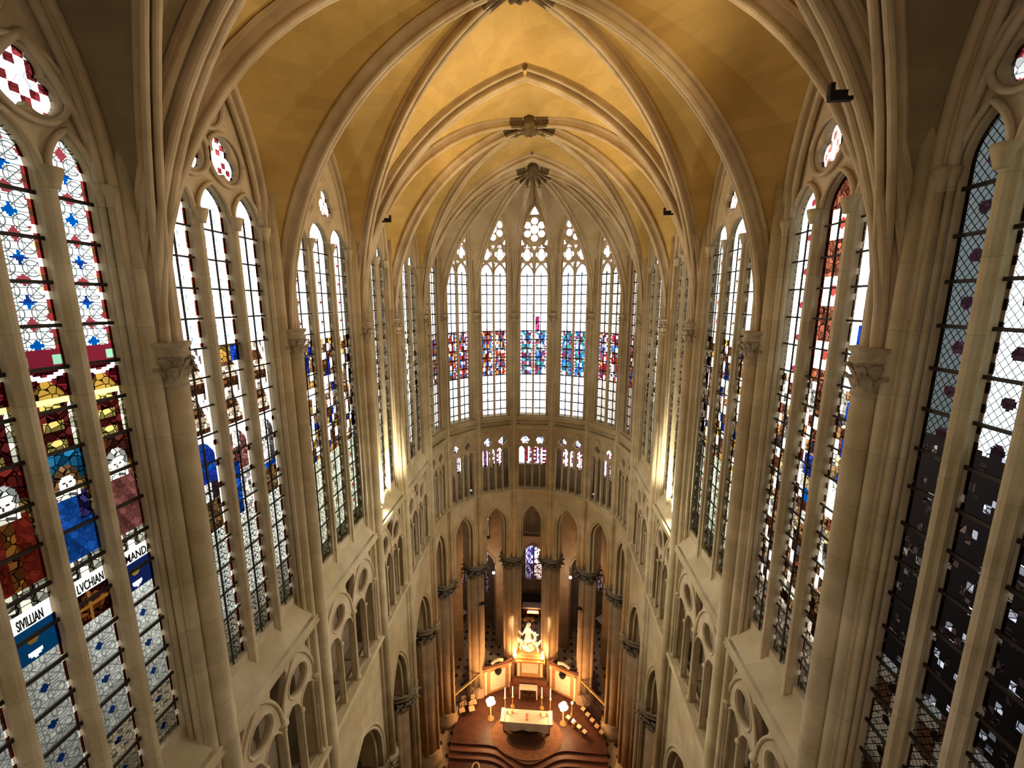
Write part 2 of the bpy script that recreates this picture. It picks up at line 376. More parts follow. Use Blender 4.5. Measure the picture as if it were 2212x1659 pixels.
def glass_l12(u, z, wd, li, zz):
    c = wd/2
    if z > 26.1 or z < 22.15:
        p = beads(u, z, wd, .12, (.40, .07, .03)) if u > c else beads(u, z, wd, .05, (.7, .6, .5))
        if p: return p
        f = ((z-18.9) % .6)/.6
        for a in (-.16, .16):
            for b in (.3, .7):
                if abs(u-c-a) < .025 and abs(f-b) < .06: return ((.02, .03, .1) if z < 23 else (.2, .3, .6)), NON
        if z > 26.1: return (.72, .74, .72), (0, .75, 0)
        return (.58, .60, .52), (.2, 1, .3)
    if z > 24.3:      # white and brown canopy architecture
        if li == 1 and z > 25.7: return ((.02, .08, .5) if abs(u-c) > .15 else (.6, .3, .05)), MOS
        y = 26.1-z; hw = .08+.42*((y % .95)/.95)
        if abs(abs(u-c)-hw) < .05: return WHITE, NON
        if abs(abs(u-c)-.37) < .05: return (.9, .88, .8), NON
        if abs(u-c) < hw: return (BROWN if int(y/.24) % 2 else (.75, .5, .3)), MOS
        return (WHITE if (int(z/.18)+int(u/.1)) % 2 else (.16, .1, .07)), NON
    if abs(u-c) > .33: return WHITE if int(z/.12) % 4 else BROWN, NON
    if z > 24.15-((u-c)/.33)**2*.3: return (.93, .9, .85), NON
    if li == 1:
        if z > 23.75 and abs(u-c) < .12: return (.85, .8, .7), MOS
        return ((.01, .09, .5) if u < c and z < 23.4 else (.36, .12, .09) if z > 23.2 else (.55, .5, .45)), MOS
    if z > 23.25 and li == 0: return ((.02, .05, .42) if int(z/.12) % 4 else (.01, .13, .62)), (0, 0, .5)
    if z > 23.0 and li == 2: return (.8, .75, .65) if abs(u-c) < .14 else (.12, .1, .1), MOS
    if z > 22.85: return ((.85, .85, .8) if abs(u-c) < .14 else (.1, .05, .05)) if li == 0 else BLUE, MOS
    return (.24, .13, .05), MOS
def mosaic(cols, lo, hi, white_top=(.75, .75, .70), white_bot=(.7, .7, .62), tk=(0, .8, 0), bk=(.2, .9, .4), edge=(.4, .1, .06), dens=1):
    def f(u, z, wd, li, zz):
        c = wd/2
        if lo < z < hi:
            if abs(u-c) > wd/2-.06: return (WHITE if int(z/.13) % 2 else edge), NON
            q = pick(cols, int(u/.17), int(z/.26)+li*31, li)
            if q == WHITE: return q, (0, 0, .4)
            return q, MOS
        p = beads(u, z, wd, .07, edge)
        if p and dens: return p
        f_ = ((z-18.9) % .6)/.6
        if abs(u-c)+abs(f_-.5)*.6 < .075: return (pick([RED, DBLUE, BROWN], li, 3)), NON
        return (white_top, tk) if z >= hi else (white_bot, bk)
    return f
glass_mid = mosaic([WHITE, PALE, BROWN, (.45, .2, .08), WHITE, GOLD, BROWN, (.3, .2, .15), DBLUE], 22.15, 25.9, white_bot=(.62, .62, .42), bk=(.2, .9, .6))
glass_far = mosaic([WHITE, WHITE, PALE, BROWN, (.6, .3, .12)], 22.1, 25.6)
glass_r12 = mosaic([(.32, .08, .04), WHITE, BROWN, (.5, .25, .1), WHITE, (.7, .45, .2), GREY, (.12, .07, .07), PALE], 20.2, 25.4, white_bot=(.6, .55, .45), bk=(.4, 0, .8), edge=(.45, .12, .06))
def glass_r12b(u, z, wd, li, zz):
    c = wd/2
    if li == 1 and z > 25.4:
        f_ = (z % 1.25)/1.25
        if f_ > .55 and abs(u-c) < .32: return ((.5, .07, .05) if (u-c)**2+((f_-.78)*1.25)**2 < .012 else (.95, .95, .95)), NON
        return (.36, .10, .05), MOS
    if li == 2 and z > 25.4:
        if (u-c)**2+(((z % .7)-.35))**2 < .006: return (.35, .03, .05), NON
        return (.88, .92, .90), (0, .8, 0)
    if li == 0 and 23.6 < z < 26.9 and abs(u-c) < .17 and int(z/.35) % 2: return (.01, .07, .6), (0, 0, .4)
    if li == 1 and (u-c)**2+(z-23.0)**2 < .022: return (.0, .13, .6), NON
    if li == 1 and 23.4 < z < 23.9 and abs(u-c) < .2: return (.04, .08, .45), MOS
    return glass_r12(u, z, wd, li, zz)
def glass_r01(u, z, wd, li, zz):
    """grisaille above, nearly black figure panels below; the dim outside is painted into both"""
    c = wd/2; br = 1.0 if li <= 2 else .13  # low light behind this window put into the glass colours
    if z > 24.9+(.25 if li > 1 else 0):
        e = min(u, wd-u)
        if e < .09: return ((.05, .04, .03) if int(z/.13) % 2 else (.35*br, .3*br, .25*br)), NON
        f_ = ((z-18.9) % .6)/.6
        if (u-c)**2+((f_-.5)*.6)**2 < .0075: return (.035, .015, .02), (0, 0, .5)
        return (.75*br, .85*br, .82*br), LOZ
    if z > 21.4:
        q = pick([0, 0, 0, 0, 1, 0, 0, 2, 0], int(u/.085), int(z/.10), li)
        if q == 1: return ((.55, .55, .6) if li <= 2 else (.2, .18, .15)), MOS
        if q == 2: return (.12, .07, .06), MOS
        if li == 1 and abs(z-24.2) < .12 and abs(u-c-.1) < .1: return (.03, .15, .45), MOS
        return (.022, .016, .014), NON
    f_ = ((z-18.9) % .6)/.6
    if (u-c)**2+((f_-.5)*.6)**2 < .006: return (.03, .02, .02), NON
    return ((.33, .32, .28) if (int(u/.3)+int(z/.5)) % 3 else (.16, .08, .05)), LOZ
def glass_apse(cols, tint, dotc, lo=22.1, hi=25.1):
    def f(u, z, wd, li, zz):
        c = wd/2
        if lo < z < hi:
            if abs(u-c) > wd/2-.06: return ((.9, .8, .9) if int(z/.12) % 2 else (.5, .05, .1)), NON
            q = pick(cols, int(u/.14), int(z/.2), li, cols[0][0]); return q, (0, 0, .8)
        e = min(u, wd-u)
        if e < .05: return ((.75, .5, .6) if int(z/.12) % 2 else (.95, .92, .95)), NON
        f_ = ((z-18.9) % .6)/.6
        if dotc and abs(u-c)+abs(f_-.5)*.6 < .065: return dotc, NON
        if li == 1 and hi < z < hi+1.0 and abs(u-.2) < .16 and dotc is None: return (.4, .05, .15), MOS
        return tuple(x*.6 for x in tint), (0, .8, 0)
    return f
CR = [RED, (.28, .02, .04), (.05, .12, .4), (.75, .7, .6), BROWN, (.05, .2, .45), (.5, .06, .05), (.7, .3, .08)]
CB = [BLUE, (.08, .35, .5), (.75, .8, .75), (.35, .04, .06), (.05, .3, .2), (.3, .03, .06), (.1, .25, .5)]
def glass_mesh(name, fr, a, b, zb, zs, rise, d, fn, li, parent, du=.05, dz=.06, lab=None, arch=True):
    """one light of leaded glass: grid clipped to the lancet by squeezing each row"""
    wd = b-a; nu = max(4, int(round(wd/du))); ztop = zs+rise; nz = int(round((ztop-zb)/dz)); hw = wd/2; r = (hw*hw+rise*rise)/(2*hw)
    vs_ = []; fs = []; uvs = []; cols = []; kinds = []
    for j in range(nz+1):
        z = zb+(ztop-zb)*j/nz; half = hw
        if arch and z > zs: half = max(.004, (hw-r)+sqrt(max(0, r*r-(z-zs)**2)))
        for i in range(nu+1):
            x = max(-half, min(half, -hw+wd*i/nu)); vs_.append(fr((a+b)/2+x, d, z)); uvs.append((hw+x, z-18.9))
    for j in range(nz):
        for i in range(nu):
            fs.append((j*(nu+1)+i, j*(nu+1)+i+1, (j+1)*(nu+1)+i+1, (j+1)*(nu+1)+i))
            u = wd*(i+.5)/nu; z = zb+(ztop-zb)*(j+.5)/nz; c, k_ = fn(u, z, wd, li, zb); q_ = .15+.85*min(1, min(c)/.85)**1.2; cols.append(tuple(x*q_ for x in c)); kinds.append(k_)
    me = bpy.data.meshes.new(name); me.from_pydata(vs_, [], fs)
    uvl = me.uv_layers.new(name='UVMap'); flat = []
    for f in fs:
        for i in f: flat += uvs[i]
    uvl.data.foreach_set('uv', flat)
    for nm, src in (('paint', cols), ('kind', kinds)):
        at = me.attributes.new(nm, 'FLOAT_COLOR', 'CORNER'); fl = []
        for c in src: fl += [c[0], c[1], c[2], 1]*4
        at.data.foreach_set('color', fl)
    o = link(me, name, 'stained_glass', parent)
    if lab: o['label'] = lab
    return o
# ---------------------------------------------------------------- clerestory windows
ordn = ['', 'first', 'second', 'third', 'fourth', 'fifth', 'sixth', 'seventh']
PORTALS = []
def straight_window(b, no, glass, fine=False, white_heads=True):
    fr = b['fr']; L = b['L']; side = b['side']; k = b['k']
    n = 4 if k == 1 else 3
    a0, a1 = (.62, L-.50) if k == 1 else (.50, L-.44)
    root = empty('window_%d' % no, fr(L/2, .45, ZGL), kind='structure')
    root['label'] = 'tall traceried clerestory window in the %s wall, %s bay from the camera' % (side, ordn[k])
    mw = .15; wd = (a1-a0-(n-1)*mw)/n; D = .48 if k < 3 else .40; zs = 28.75; ztop = 32.35
    lights = [(a0+i*(wd+mw), a0+i*(wd+mw)+wd) for i in range(n)]; mid = (a0+a1)/2
    outer = [(a0-.12, ZGL-.3)]+archline(a0-.12, a1+.12, zs, ztop-zs+.12, 16)+[(a1+.12, ZGL-.3)]
    holes = []; hp = []
    for s0, s1 in lights: holes.append([(s0, ZGL)]+archline(s0, s1, zs, .62, 8)+[(s1, ZGL)])
    hw = (a1-a0)/2
    if n == 3:
        for cx_ in (lights[0][1]+mw/2, lights[1][1]+mw/2): hp.append(foil(cx_, 29.98, 3, .46, .42, rot=-pi/2, k=48))
        hp.append(foil(mid, 31.05, 6, .52, .22, k=60))
    else:
        for cx_ in (lights[0][1]+mw/2, lights[2][1]+mw/2): hp.append(foil(cx_, 29.9, 3, .44, .42, rot=-pi/2, k=48))
        hp.append(foil(mid, 31.0, 6, .62, .22, k=60))
    plate(outer, holes+hp, D-.09, D+.09, fr, 'tracery', 'tracery_stone', root)
    # projecting moulded mullions, jamb rolls and hoods
    for i in range(n-1):
        sm_ = lights[i][1]+mw/2; mb = MB()
        w2 = .088
        pr = [(-w2*.5, .52), (-w2, .42), (-w2*1.15, .36), (-w2*.7, .33), (-w2*.62, .29), (-.045, .26), (0, .25), (.045, .26), (w2*.62, .29), (w2*.7, .33), (w2*1.15, .36), (w2, .42), (w2*.5, .52)]
        pr = [(a_, b_*(D/.48) if k < 3 else .20+(b_-.25)*.85) for a_, b_ in pr]
        mb.sweep(pr, [fr(sm_, 0, ZGL-.75), fr(sm_, 0, 28.8)], [V(fr(1, 0, 0))-V(fr(0, 0, 0))]*2, [V(fr(0, 1, 0))-V(fr(0, 0, 0))]*2)
        mb.lathe(sm_, .24, [(.07, 28.55), (.075, 28.6), (.12, 28.74), (.13, 28.82)], 10, fr=fr)
        mb.build('mullion', 'shaft_stone', root)
    mb = MB()
    roll(mb, fr, archline(a0-.02, a1+.02, zs, ztop-zs, 16), .30, .07)
    for s0, s1 in lights: roll(mb, fr, archline(s0-.03, s1+.03, zs, .68, 8), .34, .045, 6)
    if n == 4:
        for s0, s1 in ((lights[0][0], lights[1][1]), (lights[2][0], lights[3][1])): roll(mb, fr, archline(s0-.03, s1+.03, zs, 1.72, 10), .33, .06, 6)
    for h_, cc in zip(hp, hp):
        cx_ = sum(p[0] for p in h_)/len(h_); cz = sum(p[1] for p in h_)/len(h_); rr = max(sqrt((p[0]-cx_)**2+(p[1]-cz)**2) for p in h_)
        pts = circ(cx_, cz, rr+.05, 28); roll(mb, fr, pts+pts[:1], .33, .045, 6)
    mb.build('arch_moulding', 'tracery_stone', root)
    # glass
    zt = zs+.62
    for i, (s0, s1) in enumerate(lights):
        glass_mesh('leaded_light', fr, s0-.02, s1+.02, ZGL, zs, .62, D+.02, glass, i, root, du=.022 if fine else .05, dz=.028 if fine else .06)
    hc = (.9, .9, .88) if not (side == 'right' and k == 1) else (.35, .34, .32)  # near right head darkened likewise, outside shade painted into its glass
    def head(u, z, wd_, li, zz):
        return ((.42, .05, .05) if pick([0, 1, 0], int(u/.12), int(z/.12)) else hc), (0, 0, .7)
    if k > 2 or side == 'right' and k > 1: head = lambda u, z, wd_, li, zz: (pick([(.9, .9, .88), (.9, .85, .8), (.5, .2, .15)], int(u/.1), int(z/.1)), (0, 0, .5))
    mb_top = glass_mesh('tracery_glass', fr, a0-.05, a1+.05, 29.38, 29.4, 2.85, D+.03, head, 0, root, du=.06, dz=.06)
    # saddle bars and stanchions
    mb = MB()
    z = ZGL+.6
    while z < 28.9:
        hb = .026 if k == 1 else .018; mb.box(a0, a1, D-.045, D-.01, z-hb, z+hb, fr); z += .6
    mb.build('saddle_bars', 'iron', root)
    if n == 3:
        mb = MB()
        for s0, s1 in lights: mb.box((s0+s1)/2-.014, (s0+s1)/2+.014, D-.05, D-.02, ZGL, 28.9, fr)
        mb.build('stanchions', 'iron', root)
    # sloping sill
    mb = MB(); mb.add([fr(.1, .02, ZSTR+.12), fr(L-.1, .02, ZSTR+.12), fr(L-.1, D+.1, ZGL+.05), fr(.1, D+.1, ZGL+.05)], [(0, 1, 2, 3)])
    mb.build('sloping_sill', 'limestone', root)
    PORTALS.append((fr(mid, D+.25, 24.5), b['out'], a1-a0, 11.5))
def apse_window(b, no, glass):
    fr = b['fr']; L = b['L']; k = b['k']; mid = L/2
    root = empty('window_%d' % no, fr(mid, .5, ZGL+.2), kind='structure')
    nm = ['first on the left', 'second from the left', 'third from the left', 'centre', 'third from the right', 'second from the right', 'first on the right'][k]
    root['label'] = 'two-light apse window with quatrefoils and rose, %s of the seven' % nm
    wdt = 1.76; a0, a1 = mid-wdt/2, mid+wdt/2; mw = .13; wd = (wdt-mw)/2; D = .42; zb = 19.12; zs = 28.7; ztop = 33.2
    outer = [(a0-.1, zb-.3)]+archline(a0-.1, a1+.1, 30.2, ztop-30.2+.1, 16)+[(a1+.1, zb-.3)]
    holes = []; li = [(a0, a0+wd), (a1-wd, a1)]
    for s0, s1 in li: holes.append([(s0, zb)]+archline(s0, s1, zs, .75, 8)+[(s1, zb)])
    for s0, s1 in li:
        c = (s0+s1)/2
        holes.append(foil(c, 30.08, 4, .37, .36, rot=0, k=48))
        for sg in (-1, 1): holes.append([(c+sg*.39, 29.2), (c+sg*.39, 29.6), (c+sg*.15, 29.52)])
        holes.append([(c-.2, 30.52), (c+.2, 30.52), (c, 30.74)])
    holes.append([(mid-.12, 30.62), (mid+.12, 30.62), (mid, 30.40)])
    for sg in (-1, 1): holes.append([(mid+sg*.84, 30.7), (mid+sg*.83, 31.05), (mid+sg*.66, 30.75)])
    holes.append(circ(mid, 31.68, .27, 24))
    for i in range(6):
        a = pi/6+i*pi/3; holes.append(circ(mid+.53*cos(a), 31.68+.53*sin(a), .215, 18))
    holes.append([(mid-.27, 32.62), (mid+.27, 32.62), (mid+.15, 32.88), (mid, 33.1), (mid-.15, 32.88)])
    plate(outer, holes, D-.07, D+.07, fr, 'tracery', 'tracery_stone', root, bevel=.018)
    mb = MB(); pr = [(-.06, .48), (-.075, .34), (-.045, .26), (0, .235), (.045, .26), (.075, .34), (.06, .48)]
    mb.sweep(pr, [fr(mid, 0, zb-.45), fr(mid, 0, 28.9)], [V(fr(1, 0, 0))-V(fr(0, 0, 0))]*2, [V(fr(0, 1, 0))-V(fr(0, 0, 0))]*2); mb.build('mullion', 'shaft_stone', root)
    mb = MB(); roll(mb, fr, [(a0-.06, zb-.5)]+archline(a0-.06, a1+.06, 30.2, ztop-30.2+.04, 14)+[(a1+.06, zb-.5)], .2, .055, 6)
    pts = circ(mid, 31.68, .80, 32); roll(mb, fr, pts+pts[:1], D-.1, .035, 6)
    for s0, s1 in li: roll(mb, fr, archline(s0-.02, s1+.02, zs, 2.1, 8), D-.1, .035, 6)
    mb.build('arch_moulding', 'tracery_stone', root)
    for i, (s0, s1) in enumerate(li): glass_mesh('leaded_light', fr, s0-.02, s1+.02, zb, zs, .75, D+.02, glass, i, root, du=.07, dz=.06)
    glass_mesh('tracery_glass', fr, a0-.02, a1+.02, 29.1, 30.2, 3.0, D+.03, lambda u, z, w_, l, q: (pick([(1, 1, 1), (.95, .95, 1), (.9, .8, .95)], int(u/.1), int(z/.1)), (0, 0, .15)), 0, root, du=.1, dz=.1)
    mb = MB(); z = zb+.6
    while z < 28.9: mb.box(a0, a1, D-.04, D-.01, z-.036, z+.036, fr); z += .6
    mb.build('saddle_bars', 'iron', root)
    mb = MB()
    for s0, s1 in li: mb.box((s0+s1)/2-.03, (s0+s1)/2+.03, D-.045, D-.02, zb, 28.9, fr)
    mb.build('stanchions', 'iron', root)
    mb = MB(); mb.add([fr(-.1, .05, ZSTR+.65), fr(L+.1, .05, ZSTR+.65), fr(L+.1, D+.1, zb+.04), fr(-.1, D+.1, zb+.04)], [(0, 1, 2, 3)]); mb.build('sloping_sill', 'limestone', root)
    PORTALS.append((fr(mid, D+.25, 25.5), b['out'], wdt, 13))
GL = {('left', 1): glass_l01, ('left', 2): glass_l12, ('left', 3): glass_mid, ('left', 4): glass_far, ('left', 5): glass_far,
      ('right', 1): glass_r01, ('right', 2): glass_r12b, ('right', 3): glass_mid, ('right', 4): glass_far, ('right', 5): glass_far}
AG = [glass_apse(CR, WHITE, None), glass_apse([(.3, .05, .04)]+CR, WHITE, (.2, .25, .5)), glass_apse([DRED]+CR, (1, .93, .97), (.4, .02, .06)), glass_apse(CB, WHITE, None),
      glass_apse([(.02, .2, .4)]+CB, (.92, .95, 1), (.05, .1, .5)), glass_apse([(.4, .02, .05), (.9, .8, .7)]+CR, (.62, .55, .45), BROWN), glass_apse(CR, (.7, .6, .5), BROWN)]
no = 1
for b in BAYS:
    if b['side'] == 'apse': apse_window(b, no, AG[b['k']]); b['no'] = no; no += 1
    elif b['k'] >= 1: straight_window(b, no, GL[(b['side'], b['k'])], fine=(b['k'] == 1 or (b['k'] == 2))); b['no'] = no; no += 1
# ---------------------------------------------------------------- walls, triforium, main arcade
walls = {'left': MB(), 'right': MB(), 'apse': MB()}
inner = {'left': MB(), 'right': MB(), 'apse': MB()}
def bay_walls(b):
    fr = b['fr']; L = b['L']; mb = walls[b['side']]; dk = inner[b['side']]; ap = b['side'] == 'apse'; k = b['k']
    e = .06 if ap else 0
    zstr = ZSTR+.5 if ap else ZSTR
    # clerestory wall
    if ap:
        mid = L/2; wall_open(mb, fr, -e, L+e, zstr-.05, 34.6, mid-.95, mid+.95, 30.2, 3.06, .2, .52)
    elif k >= 1:
        a0, a1 = (.62, L-.52) if k == 1 else (.50, L-.46)
        wall_open(mb, fr, 0, L, ZSTR, 34.6, a0-.08, a1+.08, 28.75, 3.7, .2, .56)
    else: mb.box(0, L, .2, .8, FLOOR, 34.6, fr)
    if not ap and k == 0: return
    # string course
    pr = [(-.06, .35), (-.06, .0), (-.02, -.06), (.05, -.08), (.11, -.02), (.16, -.06), (.22, -.02), (.22, .35)]
    zc = zstr-.2
    s0, s1 = (.14, L-.14) if not ap else (.08, L-.08)
    mb.sweep([(z_, d_) for z_, d_ in pr], [fr(s0, 0, zc), fr(s1, 0, zc)], [V((0, 0, 1))]*2, [V(fr(0, 1, 0))-V(fr(0, 0, 0))]*2)
    if ap:  # second moulding band at top
        mb.sweep([(z_, d_) for z_, d_ in pr], [fr(s0, 0.02, zc+.65), fr(s1, 0.02, zc+.65)], [V((0, 0, 1))]*2, [V(fr(0, 1, 0))-V(fr(0, 0, 0))]*2)
        mb.box(-e, L+e, .2, .8, zstr-.3, zstr+.75, fr)
    zt = ZTR+.35 if ap else ZTR
    # triforium passage: ledge, floor, back wall
    mb.sweep([(-.3, .5), (-.3, .1), (-.12, .06), (-.05, -.06), (0, -.1), (.06, -.02), (.06, .5)], [fr(s0, 0, zt), fr(s1, 0, zt)], [V((0, 0, 1))]*2, [V(fr(0, 1, 0))-V(fr(0, 0, 0))]*2)
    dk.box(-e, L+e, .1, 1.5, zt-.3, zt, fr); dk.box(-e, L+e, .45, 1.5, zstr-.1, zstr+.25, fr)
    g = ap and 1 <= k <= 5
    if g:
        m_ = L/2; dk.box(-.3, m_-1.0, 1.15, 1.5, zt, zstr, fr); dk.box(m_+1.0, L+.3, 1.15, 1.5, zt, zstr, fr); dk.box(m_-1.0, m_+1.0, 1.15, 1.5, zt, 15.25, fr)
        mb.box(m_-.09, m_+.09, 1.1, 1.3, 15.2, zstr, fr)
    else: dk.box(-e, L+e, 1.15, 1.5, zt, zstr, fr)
    # main arcade, two orders
    if ap: a, b_, zb, zs, za = .40, L-.40, 8.3, 11.0, 12.62
    else: a, b_, zb, zs, za = .50, L-.50, 7.25, 8.3, 10.85
    if L > 4.1: zs -= .1
    wall_open(mb, fr, -e, L+e, zb, zt-.2, a, b_, zs, za-zs, .12, .42, n=12)
    wall_open(mb, fr, -e*2, L+e*2, zb, zt-.2, a+.17, b_-.17, zs, za-zs-.3, .42, 1.1, n=12)
    wall_open(mb, fr, -e*3, L+e*3, zb, zt-.2, a, b_, zs, za-zs, 1.1, 1.4, n=12)
    for dd, off, r in ((.12, -.06, .06), (.16, .07, .07), (.42, .19, .07)):
        roll(mb, fr, [(a+off, zb)]+archline(a+off, b_-off, zs, za-zs-(off if off > 0 else off*1.6), 12)+[(b_-off, zb)], dd, r, 7)
for b in BAYS: bay_walls(b)
for s_, mb in walls.items():
    o = mb.build('wall_'+s_, 'limestone'); setp(o, {'left': 'left choir wall of pale limestone with clerestory and pointed arcade', 'right': 'right choir wall of pale limestone with clerestory and pointed arcade', 'apse': 'curved apse wall of pale limestone above the round columns'}[s_], kind='structure')
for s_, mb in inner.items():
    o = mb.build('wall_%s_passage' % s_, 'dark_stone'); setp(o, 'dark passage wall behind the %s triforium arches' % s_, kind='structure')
# triforium arcades
def triforium(b):
    fr = b['fr']; L = b['L']; ap = b['side'] == 'apse'; k = b['k']
    if not ap and k == 0: return
    zt = ZTR+.41 if ap else ZTR+.06; ztop = ZSTR+.28 if ap else ZSTR-.26
    if ap: lab = 'apse triforium arcade of two traceried arches, ' + ['first bay from the left', 'second bay from the left', 'left of the middle bay', 'middle bay under the centre window', 'right of the middle bay', 'second bay from the right', 'first bay from the right'][k]
    else: lab = 'openwork triforium arcade of slender colonnettes, %s wall, %s bay from the camera' % (b['side'], ordn[k])
    root = empty('triforium_arcade', fr(L/2, .2, zt), lab, 'arcade', 'triforium arcades under the windows')
    m0, m1 = (.36, L-.36) if not ap else (.30, L-.30); mid = (m0+m1)/2; cw = .09
    d0, d1 = .16, .34
    if ap: spr, ap_s, big = 16.6, .45, 17.3
    else: spr, ap_s, big = 15.75, .5, 16.35
    outer = [(m0-.22, zt), (m1+.22, zt), (m1+.22, ztop+.1), (m0-.22, ztop+.1)]
    halves = [(m0, mid-cw/2), (mid+cw/2, m1)]; holes = []
    arches = []
    for h0, h1 in halves:
        c = (h0+h1)/2; lw = .035
        for q0, q1 in ((h0, c-lw), (c+lw, h1)):
            holes.append([(q0, zt+.01)]+archline(q0, q1, spr, ap_s*(.8 if ap else .9), 6)+[(q1, zt+.01)])
        hw = (h1-h0)/2
        if ap:
            holes.append(foil(c, 17.42, 4 if k != 3 else 6, .30, .3, k=36)); arches.append(archline(h0-.03, h1+.03, 17.0, 1.2, 10))
        else:
            rr = min(.40, hw*.62); holes.append(circ(c, 16.72, rr, 24)); arches.append(archline(h0-.03, h1+.03, 16.2, 1.42, 10))
    if not ap:       # open spandrels between the arch heads
        holes.append([(mid-.05, 16.55), (mid+.05, 16.55), (mid+.34, 17.35), (mid+.26, ztop-.12), (mid-.26, ztop-.12), (mid-.34, 17.35)])
        holes.append([(m0-.1, 16.6), (m0+.04, 17.0), (m0+.26, 17.4), (m0+.22, ztop-.12), (m0-.1, ztop-.12)])
        holes.append([(m1+.1, 16.6), (m1+.1, ztop-.12), (m1-.22, ztop-.12), (m1-.26, 17.4), (m1-.04, 17.0)])
    plate(outer, holes, d0, d1, fr, 'tracery', 'tracery_stone', root, bevel=.02)
    mb = MB()
    for al in arches: roll(mb, fr, al, d0-.01, .05, 6)
    for h0, h1 in halves:
        c = (h0+h1)/2
        pts = circ(c, 17.42 if ap else 16.72, (.36 if ap else min(.40, (h1-h0)*.31)+.05), 24); roll(mb, fr, pts+pts[:1], d0, .032, 6)
        for q0, q1 in ((h0, c), (c, h1)): roll(mb, fr, archline(q0, q1, spr, ap_s, 6), d0, .032, 6)
    mb.build('arch_moulding', 'tracery_stone', root)
    cols = [m0-.02, mid, m1+.02]; thin = [(h0+h1)/2 for h0, h1 in halves]
    for c, r in [(x, .065) for x in cols]+[(x, .042) for x in thin]:
        zz = (16.2 if not ap else 17.0) if r > .05 else spr
        mb = MB(); mb.lathe(c, d0-.02, [(r*1.9, zt-.03), (r*1.9, zt+.08), (r*1.3, zt+.13), (r, zt+.2), (r, zz-.28), (r*1.25, zz-.26), (r*1.1, zz-.22), (r*1.5, zz-.1), (r*2.1, zz-.06), (r*2.1, zz)], 10, fr=fr)
        mb.build('colonnette', 'shaft_stone', root)
    if ap and 1 <= k <= 5:
        reds = [(.45, .02, .06), (.25, .02, .03), (.08, .05, .25), (.95, .9, .95), (.5, .08, .2)]
        def tg(u, z, wd, li, zz):
            i = int(u/.33)
            if u % .33 < .07: return (1, 1, 1), NON
            return (pick(reds, int(u/.11), int(z/.15), k) if i % 2 else (pick(reds[2:], int(u/.1), int(z/.1), k) if k != 3 or i % 3 else (1, .95, 1))), (0, 0, .7)
        def tg2(u, z, wd, li, zz): return tg(u, z, wd, li, zz) if z < 17.0 else (pick([(1, 1, 1), (.8, .85, 1), (.05, .15, .5)], int(u/.13), int(z/.13)), (0, 0, .4))
        glass_mesh('passage_glass', fr, L/2-1.0, L/2+1.0, 15.25, 18.3, .3, 1.2, tg2, 0, root, du=.06, dz=.06, arch=False)
for b in BAYS: triforium(b)
# ---------------------------------------------------------------- piers
def capital(mb, fr, s_, d, r, z1, h, leaves=8):
    """bell with crocket leaves under a moulded polygonal abacus; top at z1"""
    mb.lathe(s_, d, [(r, z1-h), (r*1.18, z1-h+.02*h), (r*1.18, z1-.93*h), (r*1.0, z1-.88*h), (r*1.02, z1-.6*h), (r*1.22, z1-.38*h), (r*1.34, z1-.33*h)], 16, fr=fr)
    mb.lathe(s_, d, [(r*1.3, z1-.34*h), (r*1.6, z1-.31*h), (r*1.6, z1-.24*h), (r*1.42, z1-.2*h), (r*1.48, z1-.14*h), (r*1.72, z1-.08*h), (r*1.72, z1)], 8, fr=fr)
    for row, (zb_, hh, w_) in enumerate(((.86, .34, .46), (.64, .32, .5))):
        for i in range(leaves):
            a = 2*pi*(i+.5*row)/leaves; hw = pi/leaves*w_*2
            rows_ = []
            for t_, rr, ww in ((0, 1.03, .5), (.3, 1.2, .95), (.65, 1.42, 1.0), (.95, 1.72, .7), (.92, 1.86, .4), (.70, 1.84, .12)):
                z = z1-h*zb_+h*hh*t_
                row_ = []
                for q in (-1, -.5, 0, .5, 1):
                    aa = a+hw*ww*q*.9; r3 = r*(rr-(.16 if abs(q) == .5 else 0)+(.08 if q == 0 else 0)-(.1 if abs(q) == 1 else 0))
                    row_.append(fr(s_+r3*cos(aa), d+r3*sin(aa), z-abs(q)*h*.03))
                rows_.append(row_)
            mb.grid(rows_, True)
